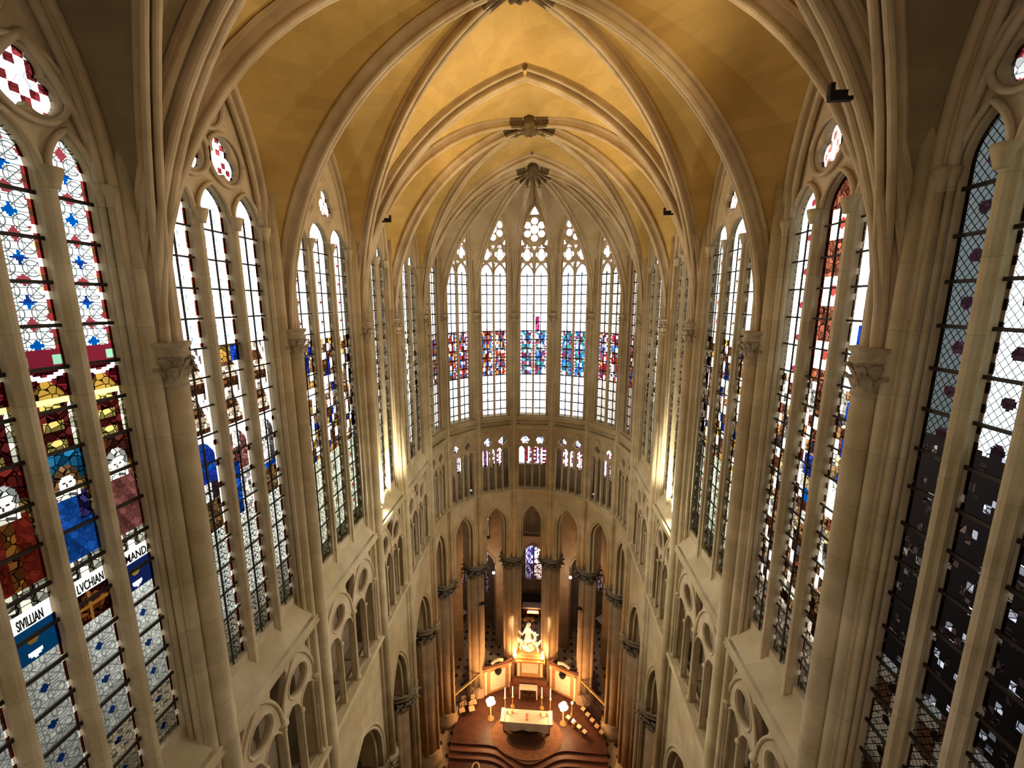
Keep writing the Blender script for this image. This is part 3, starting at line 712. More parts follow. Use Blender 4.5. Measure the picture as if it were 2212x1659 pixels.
def pier(pt, out, name_lab, r=.19, sc=1.0, foot='corbel', col=True, zcapcol=7.3, coltop=None, ap=False):
    x, y = pt; out = V((*out, 0)).normalized(); t_ = V((-out.y, out.x, 0)); P = V((x, y, 0))
    fr = lambda s_, d, z: tuple(P+t_*s_+out*d+V((0, 0, z)))
    root = empty('clustered_pier', fr(0, .75, FLOOR), name_lab, 'pier', 'clustered piers around the choir')
    zb = {'corbel': zcapcol-.1, 'floor': FLOOR, 'cap': zcapcol}[foot]
    # wall responds
    defs = [(0, 0, r, ZCAP, 'vaulting_shaft')]
    for sg in (-1, 1):
        defs.append((sg*1.42*r, .47*r, r*.50, 29.6, 'vaulting_shaft'))
        defs.append((sg*2.22*r, 1.12*r, r*.33, 28.75 if not ap else 30.2, 'wall_shaft'))
        defs.append((sg*1.86*r, .72*r, r*.20, 29.2, 'vaulting_shaft'))
        if not ap: defs.append((sg*2.58*r, 1.62*r, r*.24, 28.75, 'wall_shaft'))
    for s_, d, rr, zt, nm in defs:
        mb = MB(); z0 = zb if nm == 'vaulting_shaft' else (ZGL-.75 if abs(s_) > r*2.5 else ZTR+.1)
        mb.lathe(s_, d, [(rr, z0), (rr, zt-.02)], 14, fr=fr)
        if nm == 'wall_shaft': mb.lathe(s_, d, [(rr, zt-.3), (rr*1.2, zt-.28), (rr*1.1, zt-.2), (rr*1.7, zt-.08), (rr*1.9, zt-.06), (rr*1.9, zt+.02)], 10, fr=fr)
        mb.build(nm, 'shaft_stone', root)
    mb = MB()      # masonry core behind the shafts
    mb.box(-r*2.3, r*2.3, 0.8*r, .54, zcapcol, 34.2, fr)
    mb.box(-r*1.35, r*1.35, .45*r, r, zcapcol, 30, fr); mb.build('core', 'limestone', root)
    mb = MB(); capital(mb, fr, 0, 0.02, r*(1.35 if ap else 1.02), ZCAP+.08, .78*sc if not ap else .62)
    mb.build('capital', 'capital_stone', root)
    if foot == 'corbel':
        mb = MB(); mb.lathe(0, .06, [(.03, zb-.75), (r*.55, zb-.55), (r*.7, zb-.3), (r*1.25, zb-.12), (r*1.9, zb-.08), (r*1.9, zb+.06), (r*1.4, zb+.12)], 12, fr=fr)
        for i in range(5): mb.ball(fr(r*1.1*cos(i*pi/4+pi), .06+r*1.1*sin(i*pi/4+pi), zb-.3), .1, n=5)
        mb.build('corbel', 'capital_stone', root)
    if col:
        R = .56; cd = .76
        mb = MB(); mb.lathe(0, cd, [(R, FLOOR+1.0), (R, zcapcol-.95)], 24, fr=fr)
        for a in (0, pi/2, pi, 3*pi/2): mb.lathe((R+.03)*cos(a+pi/4*0), cd+(R+.03)*sin(a), [(.13, FLOOR+1), (.13, zcapcol-.9)], 10, fr=fr)
        mb.build('column', 'column_stone', root)
        mb = MB(); capital(mb, fr, 0, cd, R*.98, zcapcol, 1.2, 12); mb.build('column_capital', 'grey_capital' if ap else 'dark_stone', root)
        mb = MB(); mb.lathe(0, cd, [(R*1.55, FLOOR-.05), (R*1.55, FLOOR+.45), (R*1.4, FLOOR+.55), (R*1.4, FLOOR+.8), (R*1.22, FLOOR+.85), (R*1.3, FLOOR+.95), (R*1.05, FLOOR+1.05)], 8, fr=fr)
        mb.build('base', 'column_stone', root)
    return root
rows = ['', 'level with the camera', 'nearest the camera', 'second from the camera', 'third from the camera', 'fourth from the camera', 'fifth from the camera']
for i, y in enumerate(YS):
    if i == 0: continue
    for sx_, sd in ((-1, 'left'), (1, 'right')):
        pier((sx_*H, y), (sx_, 0), 'clustered pier with carved capital on the %s wall, %s' % (sd, rows[i]), r=.19 if i < 5 else .16, foot='floor' if i in (1, 3, 5) else 'corbel', sc=1 if i < 5 else .85)
apn = ['', 'leftmost of the six round the bend', 'second from the left round the bend', 'left of the centre window', 'right of the centre window', 'second from the right round the bend', 'rightmost of the six round the bend']
for j in range(1, 7):
    a = -pi/2+pi*j/7
    pier(AV[j], (sin(a), cos(a)), 'tall apse column carrying thin vault shafts, ' + apn[j], r=.115, sc=.6, foot='cap', zcapcol=8.3, ap=True)
# ---------------------------------------------------------------- vaults
webs = {'near': MB(), 'choir': MB(), 'apse': MB()}
NA = 18
def ribprof(w, dp, big=False):
    """moulded section; b = 0 at the soffit, negative towards the web"""
    rr = w*(.30 if big else .40); cx_ = rr*1.22
    pts = [(-w, -dp)]
    if big:
        r0 = w*.26; c0 = (-w+r0, -dp*.62)
        pts += [(-w, -dp*.82), (-w+r0*.3, -dp*.8)]+[(c0[0]+r0*cos(a), c0[1]+r0*sin(a)) for a in [pi*1.1-i*pi*1.0/5 for i in range(6)]]+[(-cx_-rr*.25, -dp*.75), (-cx_-rr*.2, -rr*2.2)]
    else: pts += [(-w, -dp*.8), (-cx_*.75, -dp*.74), (-cx_*.8, -rr*2.4)]
    for i in range(9):
        a = pi*1.30-i*pi*1.5/8; pts.append((-cx_+rr*cos(a), -rr+rr*sin(a)))
    pts += [(-rr*.16, -rr*1.3), (-rr*.16, -rr*2.6), (0, -rr*2.7)]
    m_ = [(-a, b) for a, b in pts if a < -1e-6][::-1]
    return pts+m_
def rib_curve(P, Q, z0, rise, n=NA):
    """intrados from P (springing) to Q (crown), plan points; returns points, inner vectors"""
    P, Q = V((*P, 0)), V((*Q, 0)); h = (Q-P).length; d = (Q-P)/h; r = (h*h+rise*rise)/(2*h)
    c = h-r
    pts = []; inn = []
    th = atan2(rise, -c) if c < 0 else math.asin(min(1, rise/r)) if r <= rise+1e-9 or True else 0
    th = math.acos(max(-1, min(1, -c/r)))
    for i in range(n+1):
        a = th*i/n; u = c+r*cos(a)      # distance from centre line (h..0)
        pts.append(P+d*(h-u)+V((0, 0, z0+r*sin(a)))); inn.append(d*cos(a)+V((0, 0, -sin(a))))
    return pts, inn, V((-d.y, d.x, 0))
ceil_root = {}
ceil = empty('ceiling', (0, 12, ZR), 'sexpartite rib vault of ochre plaster over the choir', kind='structure'); ORG[ceil.name] = V((0, 12, ZR))
def make_rib(P, Q, w, dp, name, rise=None, z0=ZCAP+.05, big=False, m='rib_stone', collar=True):
    rise = rise or ZR-z0
    pts, inn, sd = rib_curve(P, Q, z0, rise)
    mb = MB(); mb.sweep(ribprof(w, dp, big), pts, [sd]*len(pts), inn); o = mb.build(name, m, ceil)
    back = []
    q3 = V((*Q, 0)); d3 = (V((*P, 0))-q3).normalized()
    for p, i_ in zip(pts, inn):
        b = p-i_*(dp*.86); t_ = (b-q3).dot(d3)
        if t_ < 0: b = b-d3*t_
        back.append(b)
    e = back[-1]; e = V((Q[0], Q[1], ZW if rise > 7.6 else z0+rise+.3)); back[-1] = e
    return back, o
def curve_bulge(A, B, m_, bulge, mb):
    rows_ = []
    for i, (a, b) in enumerate(zip(A, B)):
        row = []
        for j in range(m_+1):
            v = j/m_; p = V(a).lerp(V(b), v); p.z += bulge*sin(pi*v)*min(1, (i/len(A))*1.5); row.append(tuple(p))
        rows_.append(row)
    mb.grid(rows_, True)
def wallarch(fr, s0, s1, zs, ztop, d, A, left=True):
    """points on the wall arch at heights matched to curve A (bottom to crown)"""
    hw = (s1-s0)/2; rise = ztop-zs; r = (hw*hw+rise*rise)/(2*hw); out = []; za, zb = A[0].z, A[-1].z
    for p in A:
        z = za+(ztop-za)*(p.z-za)/(zb-za); half = hw
        if z > zs: half = max(0, (hw-r)+sqrt(max(0, r*r-(z-zs)**2)))
        s_ = (s0+s1)/2+(-half if left else half); out.append(V(fr(s_, d, z)))
    return out
TR = {}
def transverse(y, w=.235, dp=.42, name='transverse_arch'):
    if y in TR: return TR[y]
    a, _ = make_rib((-H+.06, y), (0, y), w, dp, name, big=True); b_, _ = make_rib((H-.06, y), (0, y), w, dp, name, big=True)
    TR[y] = (a, b_); return TR[y]
BOSS = []
def wall_range(k): return (.62, YS[k+1]-YS[k]-.52) if k == 1 else (.50, YS[k+1]-YS[k]-.46)
def lateral(bay, left_curve, right_curve, web):
    """cells over one wall bay: rib over its P0 end and rib over its P1 end"""
    fr = bay['fr']; L = bay['L']; k = bay['k']
    if bay['side'] == 'apse': s0, s1, zs, zt = L/2-1.12, L/2+1.12, 30.2, 33.5
    else: s0, s1 = wall_range(k); s0 -= .16; s1 += .16; zs, zt = 28.75, 32.62
    curve_bulge(left_curve, wallarch(fr, s0, s1, zs, zt, .21, left_curve, True), 6, .10, web)
    curve_bulge(right_curve, wallarch(fr, s0, s1, zs, zt, .21, right_curve, False), 6, .10, web)
    # wall rib
    mb = MB(); roll(mb, fr, [(s0, ZCAP+.5)]+archline(s0+.02, s1-.02, zs, zt-zs-.03, 14)+[(s1, ZCAP+.5)], .17, .07 if bay['side'] != 'apse' else .05, 7); mb.build('wall_rib', 'rib_stone', ceil)
def bay_of(side, k): return [b for b in BAYS if b['side'] == side and b['k'] == k][0]
def sexpartite(i0, i1, i2, web):
    y0, y1, y2 = YS[i0], YS[i1], YS[i2]; cy_ = (y0+y2)/2; bc = (0, cy_)
    T0, T2 = transverse(y0), transverse(y2)
    for q, (sg, side) in enumerate(((-1, 'left'), (1, 'right'))):
        X0 = sg*(H-.06)
        D0, _ = make_rib((X0, y0), bc, .14, .36, 'diagonal_rib'); D2, _ = make_rib((X0, y2), bc, .14, .36, 'diagonal_rib'); M, _ = make_rib((X0, y1), bc, .14, .36, 'intermediate_rib')
        curve_bulge(T0[q], D0, 8, .18, web); curve_bulge(T2[q], D2, 8, .18, web)
        lateral(bay_of(side, i0), D0, M, web); lateral(bay_of(side, i1), M, D2, web)
    boss(0, cy_, ZR, .40, [(sg*(H), yy) for sg in (-1, 1) for yy in (y0, y1, y2)])
def boss(x, y, z, r, ends, collar=True):
    mb = MB(); mb.lathe(x, y, [(.02, z-.22), (r*.5, z-.2), (r*.85, z-.1), (r, z+.02), (r, z+.35)], 20)
    for i in range(9): mb.ball((x+r*.72*cos(i*2*pi/9), y+r*.72*sin(i*2*pi/9), z-.10), r*.2, n=5)
    for i in range(5): mb.ball((x+r*.33*cos(i*2*pi/5), y+r*.33*sin(i*2*pi/5), z-.2), r*.17, n=5)
    mb.build('keystone', 'dark_painted', ceil)
    if collar:
        mb = MB()
        for e in ends:
            pts, inn, sd = rib_curve(e, (x, y), ZCAP+.05, z-ZCAP-.05, 60)
            sel = [i for i, p in enumerate(pts) if .25 < (p-V((x, y, p.z))).length < 1.02]
            if len(sel) > 1:
                mb.sweep([(a*1.06, b*1.0+.012) for a, b in ribprof(.15, .36)], [pts[i] for i in sel], [sd]*len(sel), [inn[i] for i in sel])
        mb.build('painted_rib_collar', 'dark_painted', ceil)
mat('dark_painted', (.17, .13, .065), noise=(.09, .055, .03), nscale=6, bump=.3)
sexpartite(0, 1, 2, webs['near']); sexpartite(2, 3, 4, webs['choir']); sexpartite(4, 5, 6, webs['choir'])
AB = (0, YC+1.45); T5 = TR[YS[6]]; ZA = 33.85
arib = []
for j, p in enumerate(AV):
    v = V(p); q = v+(V(AB)-v).normalized()*.05
    c_, _ = make_rib(tuple(q), AB, .105, .32, 'apse_rib', rise=ZA-ZCAP-.05); arib.append(c_)
for q in range(7): lateral(bay_of('apse', q), arib[q], arib[q+1], webs['apse'])
curve_bulge(T5[0], arib[0], 6, .15, webs['apse']); curve_bulge(T5[1], arib[7], 6, .15, webs['apse'])
boss(AB[0], AB[1], ZA, .36, [], False)
mb = MB()
for e in AV:
    pts, inn, sd = rib_curve(e, AB, ZCAP+.05, ZA-ZCAP-.05, 60); sel = [i for i, p in enumerate(pts) if .25 < (p-V((AB[0], AB[1], p.z))).length < .95]
    mb.sweep([(a*1.06, b+.012) for a, b in ribprof(.115, .32)], [pts[i] for i in sel], [sd]*len(sel), [inn[i] for i in sel])
mb.build('painted_rib_collar', 'dark_painted', ceil)
webs['near'].build('vault_web', 'vault_shaded', ceil); webs['choir'].build('vault_web', 'vault_plaster', ceil); webs['apse'].build('vault_web', 'vault_pale', ceil)
# ---------------------------------------------------------------- aisles, ambulatory, chapels, floor
FA = FLOOR
mb = MB(); mb.box(-30, 30, -6, 46, FA-.3, FA); o = mb.build('floor', 'cabochon_paving'); setp(o, 'checkered stone floor with small dark lozenges', kind='structure')
ZAM = 12.9
mbw = MB()
for sg in (-1, 1):
    mbw.box(sg*10.6-.3, sg*10.6+.3, -6, YC, FA, ZAM+.5)
mbw.box(-11, 11, -6.3, -6, FA, 36)
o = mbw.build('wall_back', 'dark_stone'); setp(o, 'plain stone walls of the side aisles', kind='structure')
mbw = MB()
mbw.box(-11, -6.9, -6, YC, ZAM, ZAM+.3); mbw.box(6.9, 11, -6, YC, ZAM, ZAM+.3)
mbw.box(-6.2, 6.2, -6.2, -1.2, 34.3, 34.7)
mbw.add([(r*sin(a), YC+r*cos(a), ZAM) for r in (6.8, 11.2) for a in [-pi/2+pi*i/28 for i in range(29)]], [(i, i+1, 30+i, 29+i) for i in range(28)])
mat('lead_roof', (.30, .32, .33), noise=(.22, .23, .24), nscale=1)
o = mbw.build('ceiling_aisles', 'lead_roof'); setp(o, 'low vault over the aisles and ambulatory', kind='structure')
RO = 10.6; OV = [(RO*sin(a), YC+RO*cos(a)) for a in [-pi/2+pi*j/7 for j in range(8)]]
mbw = MB(); mbc = MB()
for j in range(7):
    a = -pi/2+pi*(j+.5)/7; out = (sin(a), cos(a)); fr = frame(OV[j], OV[j+1], out); L = (V(OV[j+1])-V(OV[j])).length; m_ = L/2
    wall_open(mbw, fr, 0, L, FA, 7.4, m_-1.5, m_+1.5, 4.4, 2.3, 0, .5)
    mbw.box(0, m_-1.0, 0, .5, 7.4, 9.7, fr); mbw.box(m_+1.0, L, 0, .5, 7.4, 9.7, fr)
    wall_open(mbw, fr, 0, L, 9.7, ZAM, m_-.5, m_+.5, 10.3, .8, 0, .5, zsill=10.2)
    mbc.box(m_-1.0, m_+1.0, .6, .7, 7.3, 9.8, fr)
    roll(mbw, fr, archline(m_-1.5, m_+1.5, 4.4, 2.3, 12), 0, .09, 6)
    # polygonal chapel behind
    cp = [(m_-1.9, .5), (m_-1.9, 2.6), (m_-1.05, 4.9), (m_+1.05, 4.9), (m_+1.9, 2.6), (m_+1.9, .5)]
    for q in range(5):
        A_ = fr(*cp[q], 0)[:2]; B_ = fr(*cp[q+1], 0)[:2]; t_ = (V(B_)-V(A_)).normalized(); oo = (-t_.y, t_.x)
        if V(oo).dot(V(out)) < -.01 or (q in (0, 4) and V(oo).dot(V(fr((-1 if q == 0 else 1), 0, 0)[:2])-V(fr(0, 0, 0)[:2])) < 0): oo = (t_.y, -t_.x)
        f2 = frame(A_, B_, oo); LL = (V(B_)-V(A_)).length
        if q in (1, 2, 3):
            c_ = LL/2; wall_open(mbc, f2, 0, LL, FA, 7.2, c_-.78, c_+.78, 4.6, 1.2, 0, .3, zsill=-.1)
            wr = empty('window_%d' % no, f2(c_, .2, 0), kind='structure'); no += 1
            wr['label'] = 'stained glass window of the ambulatory chapel, chapel %s, %s light' % (['far left', 'left', 'inner left', 'middle', 'inner right', 'right', 'far right'][j], ['', 'left', 'back', 'right'][q])
            def cg(u, z, wd, li, zz, q=q, j=j):
                if j == 3: return (pick([(.25, .12, .6), (.7, .6, .95), (.12, .1, .45)], int(u/.13), int(z/.2)) if u < wd/2 else (pick([(.9, .7, .8), (.95, .85, .9), (.3, .05, .1)], int(u/.17), int(z/.17)))), (.0, .2, .6)
                return pick([(.2, .12, .3), (.3, .2, .35), (.08, .03, .08), (.5, .4, .55), (.15, .03, .06)], int(u/.12), int(z/.15), q, j), (0, .2, .6)
            glass_mesh('leaded_light', f2, c_-.76, c_+.76, -.1, 4.6, 1.15, .2, cg, 0, wr, du=.12, dz=.12)
            mb = MB(); mb.box(c_-.07, c_+.07, .08, .24, -.1, 5.7, f2); mb.build('mullion', 'dark_stone', wr)
            PORTALS.append((f2(c_, .35, 2.6), oo, 1.5, 5.6))
        else: mbc.box(0, LL, 0, .3, FA, 7.2, f2)
    mbc.add([fr(x_, d_, 6.9) for x_, d_ in cp], [(0, 1, 2, 3, 4, 5)])
o = mbw.build('wall_ambulatory', 'column_stone'); setp(o, 'ambulatory outer wall with chapel arches', kind='structure')
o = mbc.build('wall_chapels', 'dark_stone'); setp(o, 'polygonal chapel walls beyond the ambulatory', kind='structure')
# ---------------------------------------------------------------- sanctuary platform and steps
def wavy(x, off):      # front edge of the platform: a bow in the middle, hollows at the sides
    return 24.35+off-1.05*math.exp(-(x/1.75)**2)+.38*math.exp(-((abs(x)-3.1)/1.0)**2)*-.25-.10*cos(x*1.3)
def step_slab(mb, off, z0, z1, xm):
    xs = [-xm+2*xm*i/60 for i in range(61)]
    front = [(x, wavy(x, off)) for x in xs]; back = [(x, 31.0) for x in xs[::-1]]
    pl = front+back; n = len(pl)
    mb.add([(x, y, z0) for x, y in pl]+[(x, y, z1) for x, y in pl], [tuple(range(n, 2*n))]+[(i, (i+1) % n, n+(i+1) % n, n+i) for i in range(n)])
lv = [(-.85, FLOOR+.10), (-.45, FLOOR+.20), (0, FLOOR+.30)]
for i, (off, z1) in enumerate(lv):
    mb = MB(); step_slab(mb, off, FLOOR, z1, 5.35); o = mb.build('floor_sanctuary' if i == 2 else 'trim_%d' % (i+1), 'parquet' if i == 2 else 'red_marble'); setp(o, ['lowest wavy sanctuary step', 'middle wavy sanctuary step', 'raised sanctuary floor of dark red parquet with a wavy front'][i], kind='structure')
    mb = MB(); xs = [-5.35+10.7*j/60 for j in range(61)]
    mb.tube([(x, wavy(x, off)+.02, z1) for x in xs], .035, 6); mb.build('nosing', 'step_edge', o)
mb = MB(); mb.box(-5.3, 5.3, 8, 23.9, FLOOR, FLOOR+.02); o = mb.build('floor_choir', 'parquet'); setp(o, 'dark red-brown choir floor', kind='structure')
def flat_ring(name, cx_, cy_, rx, ry, z, m, lab, cat, inner=None):
    mb = MB(); n = 48; top = [(cx_+rx*cos(2*pi*i/n), cy_+ry*sin(2*pi*i/n), z) for i in range(n)]; bot = [(x, y, z-.015) for x, y, _ in top]
    mb.add(top+bot, [tuple(range(n))]+[(i, n+i, n+(i+1) % n, (i+1) % n) for i in range(n)])
    o = mb.build(name, m); setp(o, lab, cat)
    return o
SZ = SANCT-.1
flat_ring('altar_carpet', -.1, 25.2, 2.5, 1.75, SZ+.03, 'rush_carpet' if 'rush_carpet' in MT else 'red_marble', 'large round carpet under the white altar', 'carpet')
flat_ring('dark_rug', -.15, 24.75, 1.35, .62, SZ+.05, 'dark_wood', 'dark oval rug in front of the white altar', 'rug')
for x, y, l in ((-3.4, 22.9, 'left dark oval inlay in the choir floor in front of the steps'), (3.15, 22.8, 'right dark oval inlay in the choir floor in front of the steps')):
    o = flat_ring('floor_medallion', x, y, .28, .48, FLOOR+.045, 'rush', l, 'floor inlay'); o['group'] = 'oval inlays in the choir floor'
    mb = MB(); mb.lathe(x, y, [(.19, FLOOR+.05), (.19, FLOOR+.052)], 24); i_ = mb.build('dark_centre', 'black_paint', o)
    for v in i_.data.vertices: v.co.y = y+(v.co.y-y)*1.9
# altar
root = empty('altar', (-.15, 25.6, SZ), 'white-clothed main altar lit by lamps on the round carpet', 'altar')
mb = MB(); mb.box(-1.85, 1.55, 25.25, 26.1, -2.16, -2.04)
for x in (-1.72, 1.42):
    for y in (25.35, 26.0): mb.box(x-.07, x+.07, y-.07, y+.07, SZ, -2.16)
mb.box(-1.6, 1.3, 25.5, 25.9, SZ, -2.3); mb.build('table', 'dark_wood', root)
mb = MB(); mb.box(-1.98, 1.68, 25.18, 26.2, -2.04, -2.0)
n = 24; rows_ = []
for i in range(n+1):
    x = -1.72+3.14*i/n; dd = .04*sin(i*.8); rows_.append([(x, 25.16, -2.0), (x, 25.13+dd*.5, -2.25), (x, 25.12+dd, -2.62+.06*cos((i-n/2)*.25))])
mb.grid(rows_); mb.build('cloth', 'white_cloth', root)
for x0, x1 in ((-1.98, -1.72), (1.42, 1.68)):
    mb = MB(); mb.box(x0, x1, 25.16, 26.22, -2.14, -1.96); mb.build('end_cloth', 'white_cloth', root)
o = empty('sanctuary_lamp', (-.12, 25.5, -2.0), 'small red glass lamp glowing at the middle of the white altar', 'lamp')
mb = MB(); mb.lathe(-.12, 25.5, [(.13, -2.0), (.13, -1.97), (.04, -1.93), (.05, -1.86)], 12); mb.build('foot', 'gilt', o)
mb = MB(); mb.lathe(-.12, 25.5, [(.06, -1.86), (.1, -1.78), (.09, -1.66), (.11, -1.62)], 14); mb.build('glass', 'red_glass', o)
for x, y, h, l in ((-1.55, 25.8, .22, 'small gilt ornament at the left end of the altar'), (-1.2, 25.9, .16, 'low gilt dish near the left end of the altar'), (.85, 25.85, .18, 'low gilt dish right of the red lamp on the altar'), (1.3, 25.8, .26, 'small gilt ornament at the right end of the altar')):
    mb = MB(); mb.lathe(x, y, [(.09, -2.0), (.03, -1.95), (.03, -2+h*.5), (.11, -2+h*.8), (.08, -2+h)], 12); o = mb.build('altar_ornament', 'gilt'); setp(o, l, 'ornament', 'gilt pieces on the altar')
# candlesticks
for x, y, ztop, l in ((-1.76, 26.5, -.55, 'tall candlestick with white candle behind the left end of the altar'), (-1.26, 27.3, -1.25, 'shorter candlestick left of the white throne'), (.92, 27.3, -1.15, 'shorter candlestick right of the white throne'), (1.53, 26.5, -.4, 'tall candlestick with white candle behind the right end of the altar')):
    o = empty('candlestick', (x, y, SZ), l, 'candlestick', 'four candlesticks behind the altar'); zc = ztop-.85
    mb = MB(); mb.lathe(x, y, [(.17, SZ), (.17, SZ+.05), (.05, SZ+.15), (.03, SZ+.4), (.055, SZ+.5), (.03, SZ+.6), (.03, zc-.12), (.09, zc-.05), (.09, zc)], 12); mb.build('stand', 'gilt', o)
    mb = MB(); mb.lathe(x, y, [(.038, zc), (.036, ztop), (.01, ztop+.01)], 10); mb.build('candle', 'wax', o)
# throne / white credence
root = empty('white_throne', (-.12, 28.2, SZ), 'white draped seat with dark cushion behind the altar', 'seat')
mb = MB(); mb.box(-.82, .58, 28.0, 28.5, -2.22, -2.1); mb.box(-.82, .58, 28.42, 28.5, -2.7, -2.1); mb.build('cover', 'white_cloth', root)
for x in (-.78, .54):
    mb = MB(); mb.box(x-.04, x+.04, 27.98, 28.06, SZ, -2.12); mb.build('leg', 'white_cloth', root)
mb = MB(); mb.box(-.62, .38, 27.95, 28.35, -2.75, -2.55); mb.lathe(-.12, 28.0, [(.12, -2.55), (.05, -2.35), (.01, -2.2)], 8); mb.build('cushion', 'dark_wood', root)
# high altar: stepped pedestal with white panel
root = empty('high_altar', (0, 29.4, SZ), 'stepped amber marble pedestal with white front panel under the glowing statue', 'altar')
mb = MB(); mb.box(-1.05, 1.0, 28.75, 29.9, SZ, -.32); mb.box(-1.2, 1.15, 28.62, 29.95, -.42, -.28); mb.box(-1.0, .95, 28.8, 29.85, -.28, -.12); mb.box(-.8, .75, 28.95, 29.8, -.12, .05); mb.build('body', 'amber_marble' if 'amber_marble' in MT else 'gilt', root)
mb = MB(); mb.box(-.66, .60, 28.70, 28.76, -1.35, -.5); mb.build('panel', 'cream_marble', root)
for x in (-.9, .85):
    mb = MB(); mb.box(x-.1, x+.1, 28.66, 28.76, -1.6, -.45); mb.build('pilaster', 'cream_marble', root)
mb = MB(); mb.box(-1.6, 1.55, 28.3, 28.75, SZ, -2.3); mb.box(-1.35, 1.3, 28.5, 28.75, -2.3, -1.75); mb.build('gradine', 'red_marble', root)
# statue group (glory): robed figure on clouds
root = empty('statue_group', (-.18, 29.4, .05), 'brightly lit white marble statue group of a robed figure rising on clouds', 'statue')
mb = MB()
for i in range(14):
    a = i*2.4; mb.ball((-.18+.42*cos(a)*(.6+.4*(i % 3)/2), 29.4+.28*sin(a), .25+.05*i), .20, (1, 1, .8), 6)
prof = [(.46, .2), (.43, .5), (.36, .9), (.32, 1.2), (.25, 1.5), (.28, 1.75), (.24, 1.98), (.12, 2.08), (.10, 2.3)]
vs_ = []; n = 20
for r, z in prof:
    for i in range(n):
        a = 2*pi*i/n; q = r*(1+.10*sin(6*a+z*3)); vs_.append((-.2+q*cos(a)*1.0+.06*sin(z*2), 29.4+q*sin(a)*.72, z))
mb.add(vs_, [(j*n+i, j*n+(i+1) % n, (j+1)*n+(i+1) % n, (j+1)*n+i) for j in range(len(prof)-1) for i in range(n)]+[tuple(range(n))[::-1], tuple((len(prof)-1)*n+i for i in range(n))], True)
mb.ball((-.16, 29.36, 2.33), .15, (.85, .95, 1.15), 8)                  # head
mb.ball((-.16, 29.40, 2.38), .17, (.95, .9, 1.0), 8)                    # veil
mb.tube([(-.42, 29.35, 1.85), (-.66, 29.2, 1.6), (-.85, 29.1, 1.9)], .085, 8); mb.ball((-.88, 29.08, 1.98), .075, (.8, .6, 1.2), 6)
mb.tube([(.06, 29.35, 1.85), (.30, 29.2, 1.55), (.52, 29.12, 1.72)], .085, 8); mb.ball((.56, 29.1, 1.78), .075, (1.1, .6, .8), 6)
mb.tube([(.14, 29.2, .9), (.36, 29.1, 1.35), (.30, 29.3, 1.8)], .12, 8)   # swirl of drapery
mb.tube([(-.5, 29.2, .7), (-.3, 29.05, 1.1), (.1, 29.1, 1.2)], .10, 8)
me_o = mb.build('figure', 'white_marble', root); md = me_o.modifiers.new('merge', 'REMESH'); md.mode = 'VOXEL'; md.voxel_size = .035; md.use_smooth_shade = True
for q, (x, z, fl) in enumerate(((-.72, .95, -1), (.48, .8, 1))):
    mb = MB(); mb.ball((x, 29.15, z), .14, (1, .8, 1.3), 8); mb.ball((x, 29.08, z+.24), .09, n=8)
    mb.tube([(x, 29.15, z+.08), (x+fl*.16, 29.02, z+.16), (x+fl*.22, 29.0, z+.3)], .045, 6); mb.tube([(x, 29.1, z-.12), (x+fl*.1, 28.95, z-.3), (x+fl*.05, 28.95, z-.42)], .055, 6)
    mb.grid([[(x+fl*.05, 29.25, z+.1), (x+fl*.3, 29.3, z+.38)], [(x+fl*.06, 29.25, z), (x+fl*.36, 29.3, z+.2)], [(x+fl*.05, 29.25, z-.06), (x+fl*.26, 29.3, z+.02)]])
    c_ = mb.build('cherub', 'white_marble', root); md = c_.modifiers.new('solid', 'SOLIDIFY'); md.thickness = .02
mb = MB()
for i in range(9):
    a = pi*.15+pi*.7*i/8; mb.obox((-.16+.38*cos(a), 29.55, 2.4+.38*sin(a)), (.16*cos(a), 0, .16*sin(a)), (-.012*sin(a), 0, .012*cos(a)), (0, .012, 0))
mb.build('rays', 'gilt', root)
# flames by the columns
for x, y, z, l in ((-1.19, 28.8, -.25, 'bright torch lamp at the foot of the column left of the statue'), (.94, 28.8, -.2, 'bright torch lamp at the foot of the column right of the statue')):
    o = empty('torch_lamp', (x, y, -.32), l, 'lamp', 'torch lamps either side of the statue')
    mb = MB(); mb.lathe(x, y, [(.09, -.28), (.05, -.22), (.1, -.1)], 10); mb.build('holder', 'gilt', o)
    mb = MB(); mb.lathe(x, y, [(.06, -.1), (.12, .05), (.1, .25), (.04, .5), (.0, .62)], 10); mb.build('bulb', 'flame', o)
